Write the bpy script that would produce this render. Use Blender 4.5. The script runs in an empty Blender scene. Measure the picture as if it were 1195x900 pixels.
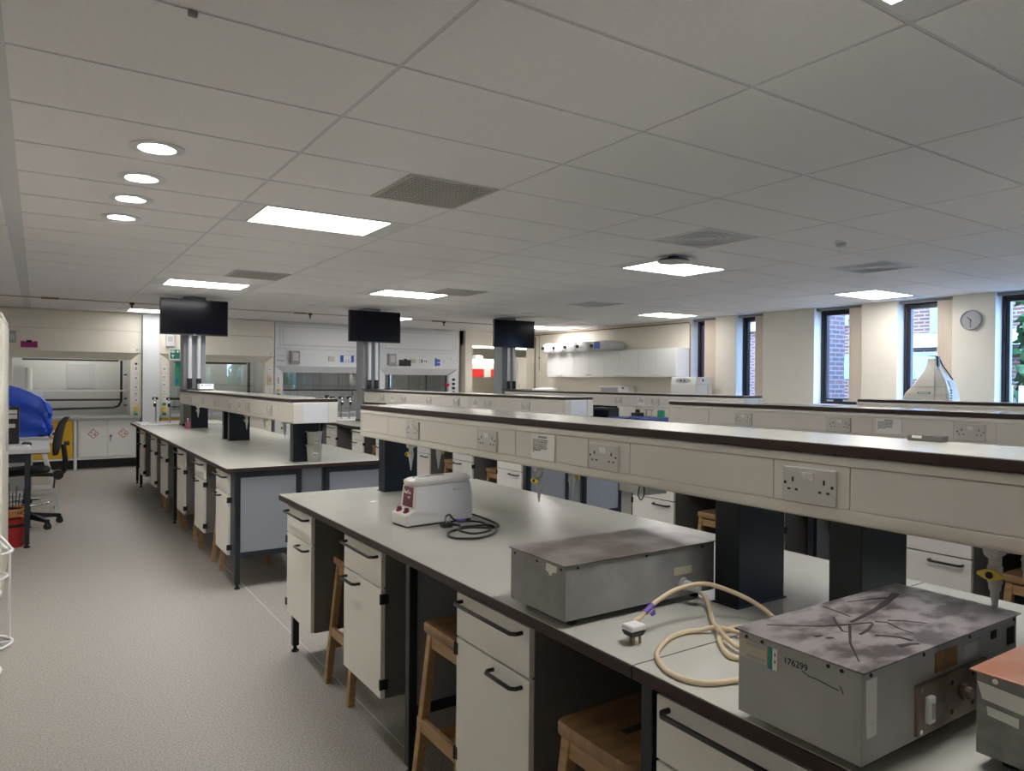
import bpy, bmesh, math, random
from mathutils import Matrix, Vector
random.seed(7)
PI = math.pi
SC = bpy.context.scene
COL = SC.collection
# ------------------------------------------------------------------ helpers
class MB:
    """collects shapes; build() links them as one mesh object"""
    def __init__(s): s.v = []; s.f = []
    def add(s, vs, fs):
        o = len(s.v); s.v += [tuple(v) for v in vs]; s.f += [tuple(i + o for i in f) for f in fs]; return s
    def box(s, x0, x1, y0, y1, z0, z1):
        if x0 > x1: x0, x1 = x1, x0
        if y0 > y1: y0, y1 = y1, y0
        if z0 > z1: z0, z1 = z1, z0
        return s.add([(x0,y0,z0),(x1,y0,z0),(x1,y1,z0),(x0,y1,z0),(x0,y0,z1),(x1,y0,z1),(x1,y1,z1),(x0,y1,z1)],
                     [(3,2,1,0),(4,5,6,7),(0,1,5,4),(1,2,6,5),(2,3,7,6),(3,0,4,7)])
    def bar(s, a, b, w, h, up=(0,0,1)):
        a, b = Vector(a), Vector(b); d = (b - a).normalized(); u = Vector(up)
        if abs(d.dot(u)) > .95: u = Vector((0,1,0))
        r = d.cross(u).normalized() * (w/2); u = r.cross(d).normalized() * (h/2)
        vs = [p + i*r + j*u for p in (a, b) for i, j in ((-1,-1),(1,-1),(1,1),(-1,1))]
        return s.add(vs, [(3,2,1,0),(4,5,6,7),(0,1,5,4),(1,2,6,5),(2,3,7,6),(3,0,4,7)])
    def ring(s, c, ax, r, n):
        ax = Vector(ax).normalized(); t = Vector((0,0,1)) if abs(ax.z) < .9 else Vector((1,0,0))
        u = ax.cross(t).normalized(); w = ax.cross(u)
        return [Vector(c) + r*(math.cos(2*PI*k/n)*u + math.sin(2*PI*k/n)*w) for k in range(n)]
    def cyl(s, a, b, r, r2=None, n=16):
        r2 = r if r2 is None else r2; ax = Vector(b) - Vector(a)
        vs = s.ring(a, ax, r, n) + s.ring(b, ax, r2, n)
        fs = [(k, (k+1) % n, n + (k+1) % n, n + k) for k in range(n)]
        fs += [tuple(range(n-1, -1, -1)), tuple(range(n, 2*n))]
        return s.add(vs, [tuple(reversed(f)) for f in fs])
    def lathe(s, c, prof, n=24, ax='z'):
        vs = []; fs = []; m = len(prof)
        for r, h in prof:
            for k in range(n):
                a = 2*PI*k/n; p = (r*math.cos(a), r*math.sin(a), h)
                if ax == 'x': p = (p[2], p[0], p[1])
                elif ax == 'y': p = (p[1], p[2], p[0])
                vs.append((c[0]+p[0], c[1]+p[1], c[2]+p[2]))
        for i in range(m-1):
            for k in range(n):
                fs.append((i*n+k, i*n+(k+1) % n, (i+1)*n+(k+1) % n, (i+1)*n+k))
        fs.append(tuple(range(n-1, -1, -1))); fs.append(tuple((m-1)*n+k for k in range(n)))
        return s.add(vs, fs)
    def tube(s, pts, r, n=8, closed=False, sub=0):
        P = [Vector(p) for p in pts]
        if sub:
            Q = []; m = len(P)
            for i in range(m if closed else m-1):
                p0 = P[(i-1) % m] if closed or i > 0 else P[i]; p1 = P[i]; p2 = P[(i+1) % m]
                p3 = P[(i+2) % m] if closed or i+2 < m else p2
                for k in range(sub):
                    t = k/sub
                    Q.append(.5*((2*p1)+(p2-p0)*t+(2*p0-5*p1+4*p2-p3)*t*t+(3*p1-p0-3*p2+p3)*t**3))
            if not closed: Q.append(P[-1])
            P = Q
        m = len(P); vs = []; fs = []; u = None
        for i in range(m):
            d = (P[(i+1) % m] - P[i-1]) if closed or 0 < i < m-1 else (P[1]-P[0] if i == 0 else P[-1]-P[-2])
            d.normalize()
            if u is None: u = d.cross(Vector((0,0,1)) if abs(d.z) < .9 else Vector((1,0,0))).normalized()
            else: u = (u - d*u.dot(d)).normalized()
            w = d.cross(u)
            for k in range(n):
                a = 2*PI*k/n; vs.append(P[i] + r*(math.cos(a)*u + math.sin(a)*w))
        for i in range(m if closed else m-1):
            j = (i+1) % m
            for k in range(n): fs.append((i*n+k, i*n+(k+1) % n, j*n+(k+1) % n, j*n+k))
        if not closed: fs += [tuple(range(n-1, -1, -1)), tuple((m-1)*n+k for k in range(n))]
        return s.add(vs, fs)
    def prism(s, poly, a, b, plane='xz'):
        """polygon in a plane swept along the third axis from a to b"""
        def q(p, t):
            return {'xz': (p[0], t, p[1]), 'yz': (t, p[0], p[1]), 'xy': (p[0], p[1], t)}[plane]
        n = len(poly); vs = [q(p, a) for p in poly] + [q(p, b) for p in poly]
        fs = [(k, (k+1) % n, n+(k+1) % n, n+k) for k in range(n)] + [tuple(range(n-1,-1,-1)), tuple(range(n, 2*n))]
        return s.add(vs, fs)
    def loft(s, rings):
        n = len(rings[0]); vs = [p for r in rings for p in r]; fs = []
        for i in range(len(rings)-1):
            for k in range(n): fs.append((i*n+k, i*n+(k+1) % n, (i+1)*n+(k+1) % n, (i+1)*n+k))
        fs += [tuple(range(n-1,-1,-1)), tuple((len(rings)-1)*n+k for k in range(n))]
        return s.add(vs, fs)
    def xf(s, M):
        s.v = [tuple(M @ Vector(v)) for v in s.v]; return s
    def build(s, name, m, parent=None, bevel=0, smooth=False, seg=2, fix=True):
        off = Vector((0,0,0)); p = parent
        while p is not None: off += p.location; p = p.parent
        me = bpy.data.meshes.new(name)
        me.from_pydata([tuple(Vector(v) - off) for v in s.v], [], s.f)
        if fix:
            bm = bmesh.new(); bm.from_mesh(me); bmesh.ops.recalc_face_normals(bm, faces=bm.faces); bm.to_mesh(me); bm.free()
        me.materials.append(m)
        o = bpy.data.objects.new(name, me); COL.objects.link(o)
        if parent is not None: o.parent = parent
        if bevel:
            b = o.modifiers.new('bevel', 'BEVEL'); b.width = bevel; b.segments = seg; b.limit_method = 'ANGLE'; b.angle_limit = .7
        if smooth:
            for f in me.polygons: f.use_smooth = True
            me.set_sharp_from_angle(angle=.75)
        return o
def box(*a): return MB().box(*a)
def tag(o, label, cat, group=None, kind=None):
    o['label'] = label; o['category'] = cat
    if group: o['group'] = group
    if kind: o['kind'] = kind
    return o
def thing(name, label, cat, loc=(0,0,0), group=None, rz=0):
    o = bpy.data.objects.new(name, None); o.empty_display_size = .1; COL.objects.link(o)
    o.location = loc; o.rotation_euler = (0,0,rz)
    return tag(o, label, cat, group)
def struct(o):
    o['kind'] = 'structure'; return o
def dup(root, loc, label, rz=None, sx=None):
    r = root.copy(); COL.objects.link(r); r.location = loc; r['label'] = label
    if rz is not None: r.rotation_euler = (0,0,rz)
    for ch in list(root.children):
        c = ch.copy(); COL.objects.link(c); c.parent = r
        for g in list(ch.children):
            d = g.copy(); COL.objects.link(d); d.parent = c
    return r
def text(name, s, size, m, parent, org, face='-x', bold=0, align='LEFT', space=1.0):
    """flat lettering as a mesh; face says which way the writing looks"""
    cu = bpy.data.curves.new('t', 'FONT'); cu.body = s; cu.size = size; cu.align_x = align; cu.space_line = space; cu.offset = bold
    o = bpy.data.objects.new('t', cu); COL.objects.link(o)
    dg = bpy.context.evaluated_depsgraph_get()
    me = bpy.data.meshes.new_from_object(o.evaluated_get(dg))
    bpy.data.objects.remove(o)
    off = Vector((0,0,0)); p = parent
    while p is not None: off += p.location; p = p.parent
    for v in me.vertices:
        x, y = v.co.x, v.co.y
        q = {'-x': (0, -x, y), '-y': (x, 0, y), 'z': (x, y, 0)}[face]
        v.co = Vector(q) + Vector(org) - off
    me.materials.clear(); me.materials.append(m)
    t = bpy.data.objects.new(name, me); COL.objects.link(t)
    if parent is not None: t.parent = parent
    return t
# ------------------------------------------------------------------ materials
def mat(name, col, rough=.5, metal=0, var=0, scale=8, bump=0, bscale=None, col2=None, spec=.5, emit=0, stretch=None, sharp=None, detail=4, coat=0):
    m = bpy.data.materials.new(name); m.use_nodes = True
    nt = m.node_tree; b = nt.nodes['Principled BSDF']
    b.inputs['Base Color'].default_value = (*col, 1); b.inputs['Roughness'].default_value = rough
    b.inputs['Metallic'].default_value = metal; b.inputs['Specular IOR Level'].default_value = spec
    if coat: b.inputs['Coat Weight'].default_value = coat
    if emit:
        b.inputs['Emission Color'].default_value = (*col, 1); b.inputs['Emission Strength'].default_value = emit
    if var or bump or col2:
        tc = nt.nodes.new('ShaderNodeTexCoord'); mp = nt.nodes.new('ShaderNodeMapping')
        nt.links.new(tc.outputs['Object'], mp.inputs['Vector'])
        if stretch: mp.inputs['Scale'].default_value = stretch
        n = nt.nodes.new('ShaderNodeTexNoise'); n.inputs['Scale'].default_value = scale; n.inputs['Detail'].default_value = detail
        nt.links.new(mp.outputs[0], n.inputs['Vector'])
        if var or col2:
            r = nt.nodes.new('ShaderNodeValToRGB'); lo, hi = sharp or (.3, .7)
            c2 = col2 or tuple(max(0, c*(1-var)) for c in col)
            r.color_ramp.elements[0].position = lo; r.color_ramp.elements[1].position = hi
            r.color_ramp.elements[0].color = (*c2, 1); r.color_ramp.elements[1].color = (*col, 1)
            nt.links.new(n.outputs['Fac'], r.inputs['Fac']); nt.links.new(r.outputs['Color'], b.inputs['Base Color'])
        if bump:
            n2 = n
            if bscale:
                n2 = nt.nodes.new('ShaderNodeTexNoise'); n2.inputs['Scale'].default_value = bscale; nt.links.new(mp.outputs[0], n2.inputs['Vector'])
            bp = nt.nodes.new('ShaderNodeBump'); bp.inputs['Strength'].default_value = bump; bp.inputs['Distance'].default_value = .003
            nt.links.new(n2.outputs['Fac'], bp.inputs['Height']); nt.links.new(bp.outputs['Normal'], b.inputs['Normal'])
    return m
def glass(name, tint=(1,1,1), rough=.0, f0=.04):
    m = bpy.data.materials.new(name); m.use_nodes = True; nt = m.node_tree
    for n in list(nt.nodes): nt.nodes.remove(n)
    out = nt.nodes.new('ShaderNodeOutputMaterial'); mx = nt.nodes.new('ShaderNodeMixShader'); ge = nt.nodes.new('ShaderNodeNewGeometry')
    dp = nt.nodes.new('ShaderNodeVectorMath'); dp.operation = 'DOT_PRODUCT'
    nt.links.new(ge.outputs['Incoming'], dp.inputs[0]); nt.links.new(ge.outputs['Normal'], dp.inputs[1])
    prev = dp.outputs['Value']
    for op, val in (('ABSOLUTE', None), ('SUBTRACT', 1), ('POWER', 5), ('MULTIPLY', 1-f0), ('ADD', f0)):
        mt = nt.nodes.new('ShaderNodeMath'); mt.operation = op
        if op == 'SUBTRACT': mt.inputs[0].default_value = 1; nt.links.new(prev, mt.inputs[1])
        else:
            nt.links.new(prev, mt.inputs[0])
            if val is not None: mt.inputs[1].default_value = val
        prev = mt.outputs[0]
    t = nt.nodes.new('ShaderNodeBsdfTransparent'); t.inputs['Color'].default_value = (*tint, 1)
    g = nt.nodes.new('ShaderNodeBsdfGlossy'); g.inputs['Roughness'].default_value = rough
    nt.links.new(prev, mx.inputs[0]); nt.links.new(t.outputs[0], mx.inputs[1]); nt.links.new(g.outputs[0], mx.inputs[2])
    nt.links.new(mx.outputs[0], out.inputs[0]); return m
def lamp(name, col, s):
    m = bpy.data.materials.new(name); m.use_nodes = True; nt = m.node_tree
    b = nt.nodes['Principled BSDF']; b.inputs['Base Color'].default_value = (.9,.9,.9,1)
    b.inputs['Emission Color'].default_value = (*col, 1); b.inputs['Emission Strength'].default_value = s; return m
def brick_mat(name, c1, c2, mortar, scale=1.0):
    m = bpy.data.materials.new(name); m.use_nodes = True; nt = m.node_tree; b = nt.nodes['Principled BSDF']
    tc = nt.nodes.new('ShaderNodeTexCoord'); mp = nt.nodes.new('ShaderNodeMapping'); mp.inputs['Rotation'].default_value = (PI/2, 0, PI/2)
    sep = nt.nodes.new('ShaderNodeSeparateXYZ'); cb = nt.nodes.new('ShaderNodeCombineXYZ'); ad = nt.nodes.new('ShaderNodeMath'); ad.operation = 'ADD'
    br = nt.nodes.new('ShaderNodeTexBrick')
    nt.links.new(tc.outputs['Object'], sep.inputs[0]); nt.links.new(sep.outputs['X'], ad.inputs[0]); nt.links.new(sep.outputs['Y'], ad.inputs[1])
    nt.links.new(ad.outputs[0], cb.inputs['X']); nt.links.new(sep.outputs['Z'], cb.inputs['Y']); nt.links.new(cb.outputs[0], br.inputs['Vector'])
    br.inputs['Scale'].default_value = scale
    br.inputs['Color1'].default_value = (*c1,1); br.inputs['Color2'].default_value = (*c2,1); br.inputs['Mortar'].default_value = (*mortar,1)
    br.inputs['Mortar Size'].default_value = .012; br.inputs['Brick Width'].default_value = .225; br.inputs['Row Height'].default_value = .075
    nt.links.new(br.outputs['Color'], b.inputs['Base Color']); b.inputs['Roughness'].default_value = .9; return m
M = {}
M['floor'] = mat('floor_vinyl', (.44,.416,.378), .5, scale=120, col2=(.29,.275,.25), sharp=(.40,.60), bump=.05, spec=.3, detail=3)
M['tile'] = mat('ceiling_tile', (.865,.85,.855), .9, var=.05, scale=60, bump=.15, bscale=300, spec=.1)
M['tee'] = mat('ceiling_tee', (.70,.71,.72), .45)
M['teebar'] = mat('ceiling_tee_bar', (.62,.63,.65), .4)
M['cream'] = mat('cream_paint', (.76,.70,.58), .6, var=.04, scale=3)
M['creamwall'] = mat('cream_wall_paint', (.80,.755,.65), .75, var=.03, scale=2)
M['fcream'] = mat('cream_enamel', (.78,.74,.64), .35, var=.03, scale=2)
M['fwhite'] = mat('cool_white_enamel', (.72,.74,.76), .35)
M['white'] = mat('white_laminate', (.78,.78,.76), .35)
M['pure'] = mat('white_plastic', (.82,.82,.82), .35)
M['reveal'] = mat('white_reveal', (.80,.82,.84), .7)
M['top'] = mat('pale_laminate_worktop', (.515,.51,.455), .22, var=.05, scale=4, spec=.5)
M['edge'] = mat('brown_worktop_edge', (.040,.025,.021), .45, spec=.25)
M['front'] = mat('off_white_front', (.82,.80,.75), .45, var=.03, scale=5)
M['carcass'] = mat('dark_grey_carcass', (.15,.148,.142), .5)
M['panel'] = mat('blue_grey_panel', (.30,.325,.36), .45)
M['spine'] = mat('dark_spine_panel', (.075,.075,.077), .6)
M['steel'] = mat('navy_black_steel', (.013,.019,.027), .35)
M['pillar'] = mat('black_pillar', (.010,.015,.020), .33, spec=.3)
M['black'] = mat('black_plastic', (.012,.012,.013), .4)
M['rubber'] = mat('black_rubber', (.014,.014,.014), .8)
M['screen'] = mat('black_screen', (.005,.005,.009), .16, spec=.15)
M['handle'] = mat('black_handle', (.012,.013,.014), .3)
M['trunk'] = mat('beige_trunking', (.70,.67,.61), .4, var=.03, scale=3)
M['trunkpanel'] = mat('beige_trunking_panel', (.655,.62,.57), .42)
M['sock'] = mat('socket_plastic', (.54,.525,.49), .3)
M['hole'] = mat('dark_slot', (.02,.018,.016), .7)
M['wood'] = mat('beech_wood', (.46,.28,.13), .5, var=.3, scale=6, stretch=(1,1,6), detail=6)
M['woodseat'] = mat('worn_beech_seat', (.38,.22,.10), .45, var=.4, scale=7, stretch=(1,5,1), detail=6)
M['colgrey'] = mat('grey_riser', (.26,.28,.30), .45)
M['alu'] = mat('brushed_aluminium', (.72,.72,.72), .32, metal=.9)
M['polepaint'] = mat('silver_pole', (.70,.71,.72), .35, metal=.3)
M['chrome'] = mat('chrome', (.75,.75,.76), .12, metal=1)
M['boxgrey'] = mat('grey_hammered_box', (.31,.315,.31), .42, var=.25, scale=12, bump=.12, bscale=180)
M['boxlight'] = mat('grey_painted_box', (.42,.425,.415), .42, var=.15, scale=9, bump=.1, bscale=160)
M['boxgal'] = mat('dull_galvanised_box', (.28,.29,.275), .5, var=.35, scale=30, bump=.1)
M['lid'] = mat('stained_steel_lid', (.25,.22,.21), .34, metal=.25, scale=7, col2=(.10,.083,.078), sharp=(.40,.60), detail=9)
M['lid2'] = mat('scratched_steel_lid', (.30,.27,.27), .36, metal=.2, scale=13, col2=(.095,.082,.082), sharp=(.40,.56), detail=10, stretch=(1,1.7,1))
M['copper'] = mat('rusty_copper_lid', (.42,.17,.10), .45, metal=.35, scale=8, col2=(.46,.30,.24), sharp=(.35,.65), detail=7)
M['rustplate'] = mat('corroded_plate', (.26,.20,.155), .4, metal=.5, scale=14, col2=(.08,.06,.05), sharp=(.33,.6), detail=8)
M['cable'] = mat('cream_cable', (.64,.52,.35), .45)
M['blackcable'] = mat('black_cable', (.012,.012,.013), .45)
M['purple'] = mat('purple_tape', (.16,.09,.42), .5)
M['paper'] = mat('white_paper', (.80,.79,.75), .8)
M['oldpaper'] = mat('yellowed_paper', (.55,.50,.40), .8)
M['ink'] = mat('black_ink', (.015,.015,.015), .7)
M['yellowcab'] = mat('yellow_enamel', (.72,.44,.02), .4)
M['yellow'] = mat('yellow_plastic', (.78,.62,.10), .4)
M['red'] = mat('red_plastic', (.42,.02,.025), .4)
M['redfront'] = mat('bright_red_panel', (.85,.03,.03), .4)
M['hazred'] = mat('hazard_red', (.60,.03,.03), .5)
M['blue'] = mat('blue_sheeting', (.02,.085,.62), .36, var=.3, scale=5)
M['bluelab'] = mat('blue_label', (.04,.10,.50), .5)
M['bluerack'] = mat('blue_rack', (.10,.16,.45), .5)
M['green'] = mat('green_sign', (.012,.13,.085), .5)
M['greenbr'] = mat('green_plastic', (.02,.30,.16), .5)
M['teal'] = mat('teal_sticker', (.02,.30,.25), .5)
M['magenta'] = mat('magenta_plastic', (.33,.02,.17), .45)
M['maroon'] = mat('maroon_label', (.16,.018,.045), .4)
M['orange'] = mat('orange_tubing', (.55,.22,.05), .5)
M['pink'] = mat('pink_bottle', (.35,.10,.14), .4)
M['kit'] = mat('white_device_plastic', (.70,.68,.66), .3)
M['greyplastic'] = mat('grey_plastic', (.40,.40,.40), .45)
M['lightgrey'] = mat('light_grey_plastic', (.56,.57,.58), .45)
M['liner'] = mat('pale_grey_liner', (.66,.67,.65), .4, var=.05, scale=2)
M['frame'] = mat('dark_window_frame', (.022,.016,.020), .35)
M['blind'] = mat('peach_blind_fabric', (.68,.58,.47), .8)
M['track'] = mat('grey_track', (.25,.24,.23), .5)
M['pipe'] = mat('copper_pipe', (.34,.19,.10), .45, metal=.3)
M['ceilpipe'] = mat('dull_pipe', (.40,.36,.30), .6)
M['darkpipe'] = mat('dark_pipe', (.05,.035,.03), .5)
M['glass'] = glass('window_glass'); M['sash'] = glass('sash_glass', (.86,.88,.87), f0=.12)
M['lamp'] = lamp('lit_diffuser', (1,.97,.955), 6.0); M['lamp2'] = lamp('lit_weak_diffuser', (1,.97,.955), 3.8); M['lamp3'] = lamp('lit_bright_diffuser', (1,.97,.955), 8.5)  # same panel light, weakened beside close walls and strengthened towards the back
M['lampd'] = lamp('lit_downlight', (1,.98,.95), 80.0)
M['lampr'] = lamp('lit_reflector', (1,.98,.95), 1.0)
M['lampc'] = lamp('lit_chamber_lamp', (1,.98,.94), 4.0)
M['vent'] = mat('grey_grille', (.50,.49,.46), .6)
M['ventdark'] = mat('grille_backing', (.10,.097,.09), .9)
M['brick'] = brick_mat('red_brick', (.24,.085,.06), (.17,.062,.05), (.30,.26,.235))
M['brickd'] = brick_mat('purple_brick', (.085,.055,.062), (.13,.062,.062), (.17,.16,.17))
M['stone'] = mat('pale_stone', (.62,.62,.61), .8)
M['aqua'] = mat('pale_aqua_sheet', (.36,.56,.58), .4)
M['leaf'] = mat('hedge_green', (.06,.16,.05), .8, var=.7, scale=9)
M['tarmac'] = mat('grey_paving', (.30,.30,.30), .9, var=.2)
def tubmat():
    m = mat('clear_tub_plastic', (.75,.73,.66), .35); b = m.node_tree.nodes['Principled BSDF']
    b.inputs['Transmission Weight'].default_value = .55; b.inputs['Roughness'].default_value = .4; return m
M['tub'] = tubmat()
EXPOSURE = 1.58
# ------------------------------------------------------------------ room shell
XL, XR, YF, YB, H = -.95, 9.75, -3.0, 15.2, 2.70
struct(box(XL-.2, 14.2, YF-.2, 20.2, -.2, 0).build('floor', M['floor']))
seam = MB().box(1.296, 1.302, YF, 14.1, 0, .0012)
struct(seam.build('trim_1', M['lightgrey']))
# ceiling of inset tiles hung below its tee bars; fittings take whole tiles
X1, DX, Y0, DY = 1.095, 1.203, 2.413, .6
used = set()
def cell(x, y): return (math.floor((x-X1)/DX), math.floor((y-Y0)/DY))
LIGHTS = [(1.7,.9),(1.7,5.1),(1.7,9.3),(1.7,13.7),(5.3,.9),(5.3,5.1),(4.1,8.7),(5.3,12.5),(8.9,.9),(8.9,5.1),(8.9,8.7),(8.9,12.5)]
VENTS = [(2.0,4.0,'l'),(2.0,8.2,'l'),(4.5,8.2,'l'),(4.4,4.0,'r'),(6.8,3.8,'r'),(6.8,8.2,'r')]
for x, y in LIGHTS: used.add(cell(x, y))
tiles = MB().box(XL, XR+.3, YF, YB, H+.006, H+.15)
g = .009
for i in range(-2, 8):
    for j in range(-10, 22):
        if (i, j) in used: continue
        x0, x1 = X1+i*DX+g, X1+(i+1)*DX-g; y0, y1 = Y0+j*DY+g, Y0+(j+1)*DY-g
        if i == -2: x1 -= .085                                     # the wider strip by the left aisle
        x0, x1, y0, y1 = max(x0, XL), min(x1, XR+.3), max(y0, YF), min(y1, YB)
        if x1-x0 > .02 and y1-y0 > .02: tiles.box(x0, x1, y0, y1, H-.002, H+.006)
struct(tiles.build('ceiling', M['tile']))
tee = MB()
for i in range(-1, 8): tee.box(X1+i*DX-g-(.085 if i == -1 else 0), X1+i*DX+g, YF, YB, H+.001, H+.0055)
for j in range(-9, 22): tee.box(XL, XR+.3, Y0+j*DY-g, Y0+j*DY+g, H+.0015, H+.0056)
struct(tee.build('trim_2', M['teebar']))
struct(box(XL-.2, XL, YF, YB, 0, H).build('wall_left', M['creamwall']))
# back wall: solid behind the fume cupboards, open on the right to the next room
wb = MB().box(XL, 8.02, YB, YB+.2, 0, H).box(8.02, 14, 14.15, 14.35, 2.37, H+.15)
wb.box(XL, -.53, 14.16, YB, 0, H+.15)
struct(wb.build('wall_back', M['creamwall']))
struct(box(8.02, 8.2, 14.05, 14.4, 0, H).build('trim_3', M['creamwall']))       # cream pier beside the opening
struct(box(7.915, 8.02, 14.3, 14.5, 0, H).build('trim_4', M['blind']))
struct(box(1.53, 1.795, 14.07, 15.2, 0, H).build('trim_5', M['fwhite']))           # white boxed pier between the cream cupboards
# next room behind the opening
nr = MB().box(8.02, 14, 19.0, 19.2, 0, 2.9).box(13.8, 14, 14.35, 19, 0, 2.9).box(7.9, 8.02, 14.5, 19, 0, 2.9).box(9.95, 13.8, 14.15, 14.35, 0, 2.37)
struct(nr.build('wall_annex', M['creamwall']))
struct(box(7.9, 14, 14.35, 19.2, 2.66, 2.8).build('ceiling_annex', M['tile']))
# right wall: piers between the tall windows
OPEN = [(3.30,4.07),(4.555,5.27),(5.77,6.52),(7.43,7.97),(8.40,8.96)]
T = .30
wr = MB().box(XR, XR+T, YF, 14.15, 0, 1.24)
ys = [2.85] + [v for o in OPEN for v in o] + [14.15]
for a, b in zip(ys[0::2], ys[1::2]): wr.box(XR, XR+T, a, b, 1.24, H)
wr.box(XR, XR+T, YF, .9, 1.24, H).box(XR, XR+T, 1.62, 2.12, 1.24, H)
OPEN = [(2.12,2.85)] + OPEN
OPEN = [(.9,1.62)] + OPEN
struct(wr.build('wall_right', M['creamwall']))
# pale linings of the window openings
for n, (a, b) in enumerate(OPEN):
    rv = MB().box(XR+.002, XR+.2, b-.004, b, 1.245, H).box(XR+.002, XR+.2, a, a+.004, 1.245, H).box(XR-.03, XR+.2, a, b, 1.235, 1.255)
    struct(rv.build('trim_%d' % (6+n), M['reveal']))
def window(n, a, b):
    x = XR+.2; fw = .085
    f = MB()
    for x0, x1, w in ((x, x+.07, fw), (x-.02, x+.05, fw*.5)):
        f.box(x0, x1, a, a+w, 1.255, H-.01).box(x0, x1, b-w, b, 1.255, H-.01).box(x0, x1, a+w, b-w, 1.255, 1.255+w).box(x0, x1, a+w, b-w, H-.01-w*1.2, H-.01)
    fr = struct(f.build('window_%d' % n, M['frame'], bevel=.004))
    box(x+.03, x+.036, a+fw, b-fw, 1.255+fw, H-.01-fw).build('window_glass', M['glass'], fr)
    h = MB().box(x-.05, x-.02, a+.25, a+.37, 1.30, 1.325).box(x-.045, x-.025, b-.22, b-.12, 1.295, 1.32)
    h.build('window_catch', M['alu'], fr, bevel=.004)
for n, (a, b) in enumerate(OPEN): window(n+1, a, b)
# vertical blinds drawn back against the near side of each opening
bl_lab = ['peach vertical blind stacked beside the window nearest the viewer on the right wall', 'peach vertical blind stacked beside the second window of the right wall',
          'peach vertical blind at the right frame edge, beside the window right of the clock', 'peach vertical blind stacked between the clock and the window with a drainpipe outside',
          'peach vertical blind right of the window showing a dark brick pier outside', 'peach vertical blind beside the narrow window left of the widest blank pier',
          'peach vertical blind farthest along the right wall, beside the white autoclave']
BW = [.2,.2,.2,.20,.20,.17,.27]
for n, (a, b) in enumerate(OPEN):
    t = thing('vertical_blind', bl_lab[n], 'blind', (XR+.08, a+.1, 1.30), 'vertical blinds of the right wall windows')
    sl = MB(); k = 9; w = BW[n]
    # stacked louvres, edge on, filling the near side of the opening
    for q in range(k):
        y = a + .008 + w*q/k
        sl.box(XR+.03, XR+.14, y, y+w/k*.86, 1.30, H-.05)
    sl.build('louvre_stack', M['blind'], t)
    box(XR+.05, XR+.10, a+.006, b-.006, H-.05, H-.012).build('head_rail', M['track'], t)
# front wall, behind the viewer, with windows over greenery
FW = [(5.15,5.95),(6.55,7.25),(8.85,9.5)]
wf = MB().box(XL, XR+T, YF-.2, YF, 0, 1.0).box(XL, XR+T, YF-.2, YF, 2.3, H)
xs = [XL] + [v for o in FW for v in o] + [XR+T]
for a, b in zip(xs[0::2], xs[1::2]): wf.box(a, b, YF-.2, YF, 1.0, 2.3)
struct(wf.build('wall_front', M['creamwall']))
for n, (a, b) in enumerate(FW):
    f = MB().box(a, a+.06, YF-.15, YF-.08, 1.0, 2.3).box(b-.06, b, YF-.15, YF-.08, 1.0, 2.3).box(a+.06, b-.06, YF-.15, YF-.08, 1.0, 1.06).box(a+.06, b-.06, YF-.15, YF-.08, 2.24, 2.3)
    fr = struct(f.build('window_%d' % (n+9), M['reveal']))
    box(a+.06, b-.06, YF-.12, YF-.115, 1.06, 2.24).build('window_glass', M['glass'], fr)
# ------------------------------------------------------------------ outside
tag(box(XR+.4, 40, -25, 40, -.6, -.4).build('paved_yard', M['tarmac']), 'grey paved yard outside the right windows', 'yard', kind='structure')
t = thing('brick_building', 'red brick building with pale stone band across the yard outside the windows', 'building', (15.5, 6, -.4))
box(15.5, 22, 4.5, 26, -.4, 9).build('wall', M['brick'], t)
MB().box(15.3, 15.5, 5.0, 8.5, 2.33, 2.62).build('stone_band', M['stone'], t)
MB().box(15.2, 15.5, 4.5, 10.2, 2.15, 2.23).build('ledge', M['panel'], t)
MB().cyl((15.36, 7.5, 2.62), (15.36, 7.5, 8), .11).build('drainpipe', M['panel'], t)
MB().box(15.3, 15.5, 9.5, 13, 2.9, 3.1).build('stone_course', M['stone'], t)
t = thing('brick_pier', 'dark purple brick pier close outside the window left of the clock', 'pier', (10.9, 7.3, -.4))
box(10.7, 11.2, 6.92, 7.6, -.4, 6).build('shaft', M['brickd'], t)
t = thing('canopy', 'pale aqua sloping canopy outside the windows by the clock', 'canopy', (13.6, 8, -.4))
MB().prism([(6.7,1.66),(8.55,1.66),(8.1,2.10),(7.05,2.10)], 13.2, 14.4, 'yz').build('sheet', M['aqua'], t)
MB().cyl((13.4,7.0,-.4),(13.4,7.0,1.66),.05).cyl((13.4,8.4,-.4),(13.4,8.4,1.66),.05).build('post', M['stone'], t)
t = thing('fence', 'white post fence outside the window at the right edge', 'fence', (12.6, 5.0, -.4))
for k in range(9): box(12.5, 12.56, 4.1+k*.22, 4.22+k*.22, -.4, 1.55).build('board', M['stone'], t)
box(12.56, 12.6, 4.05, 6.0, .9, 1.0).build('rail', M['stone'], t)
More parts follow.
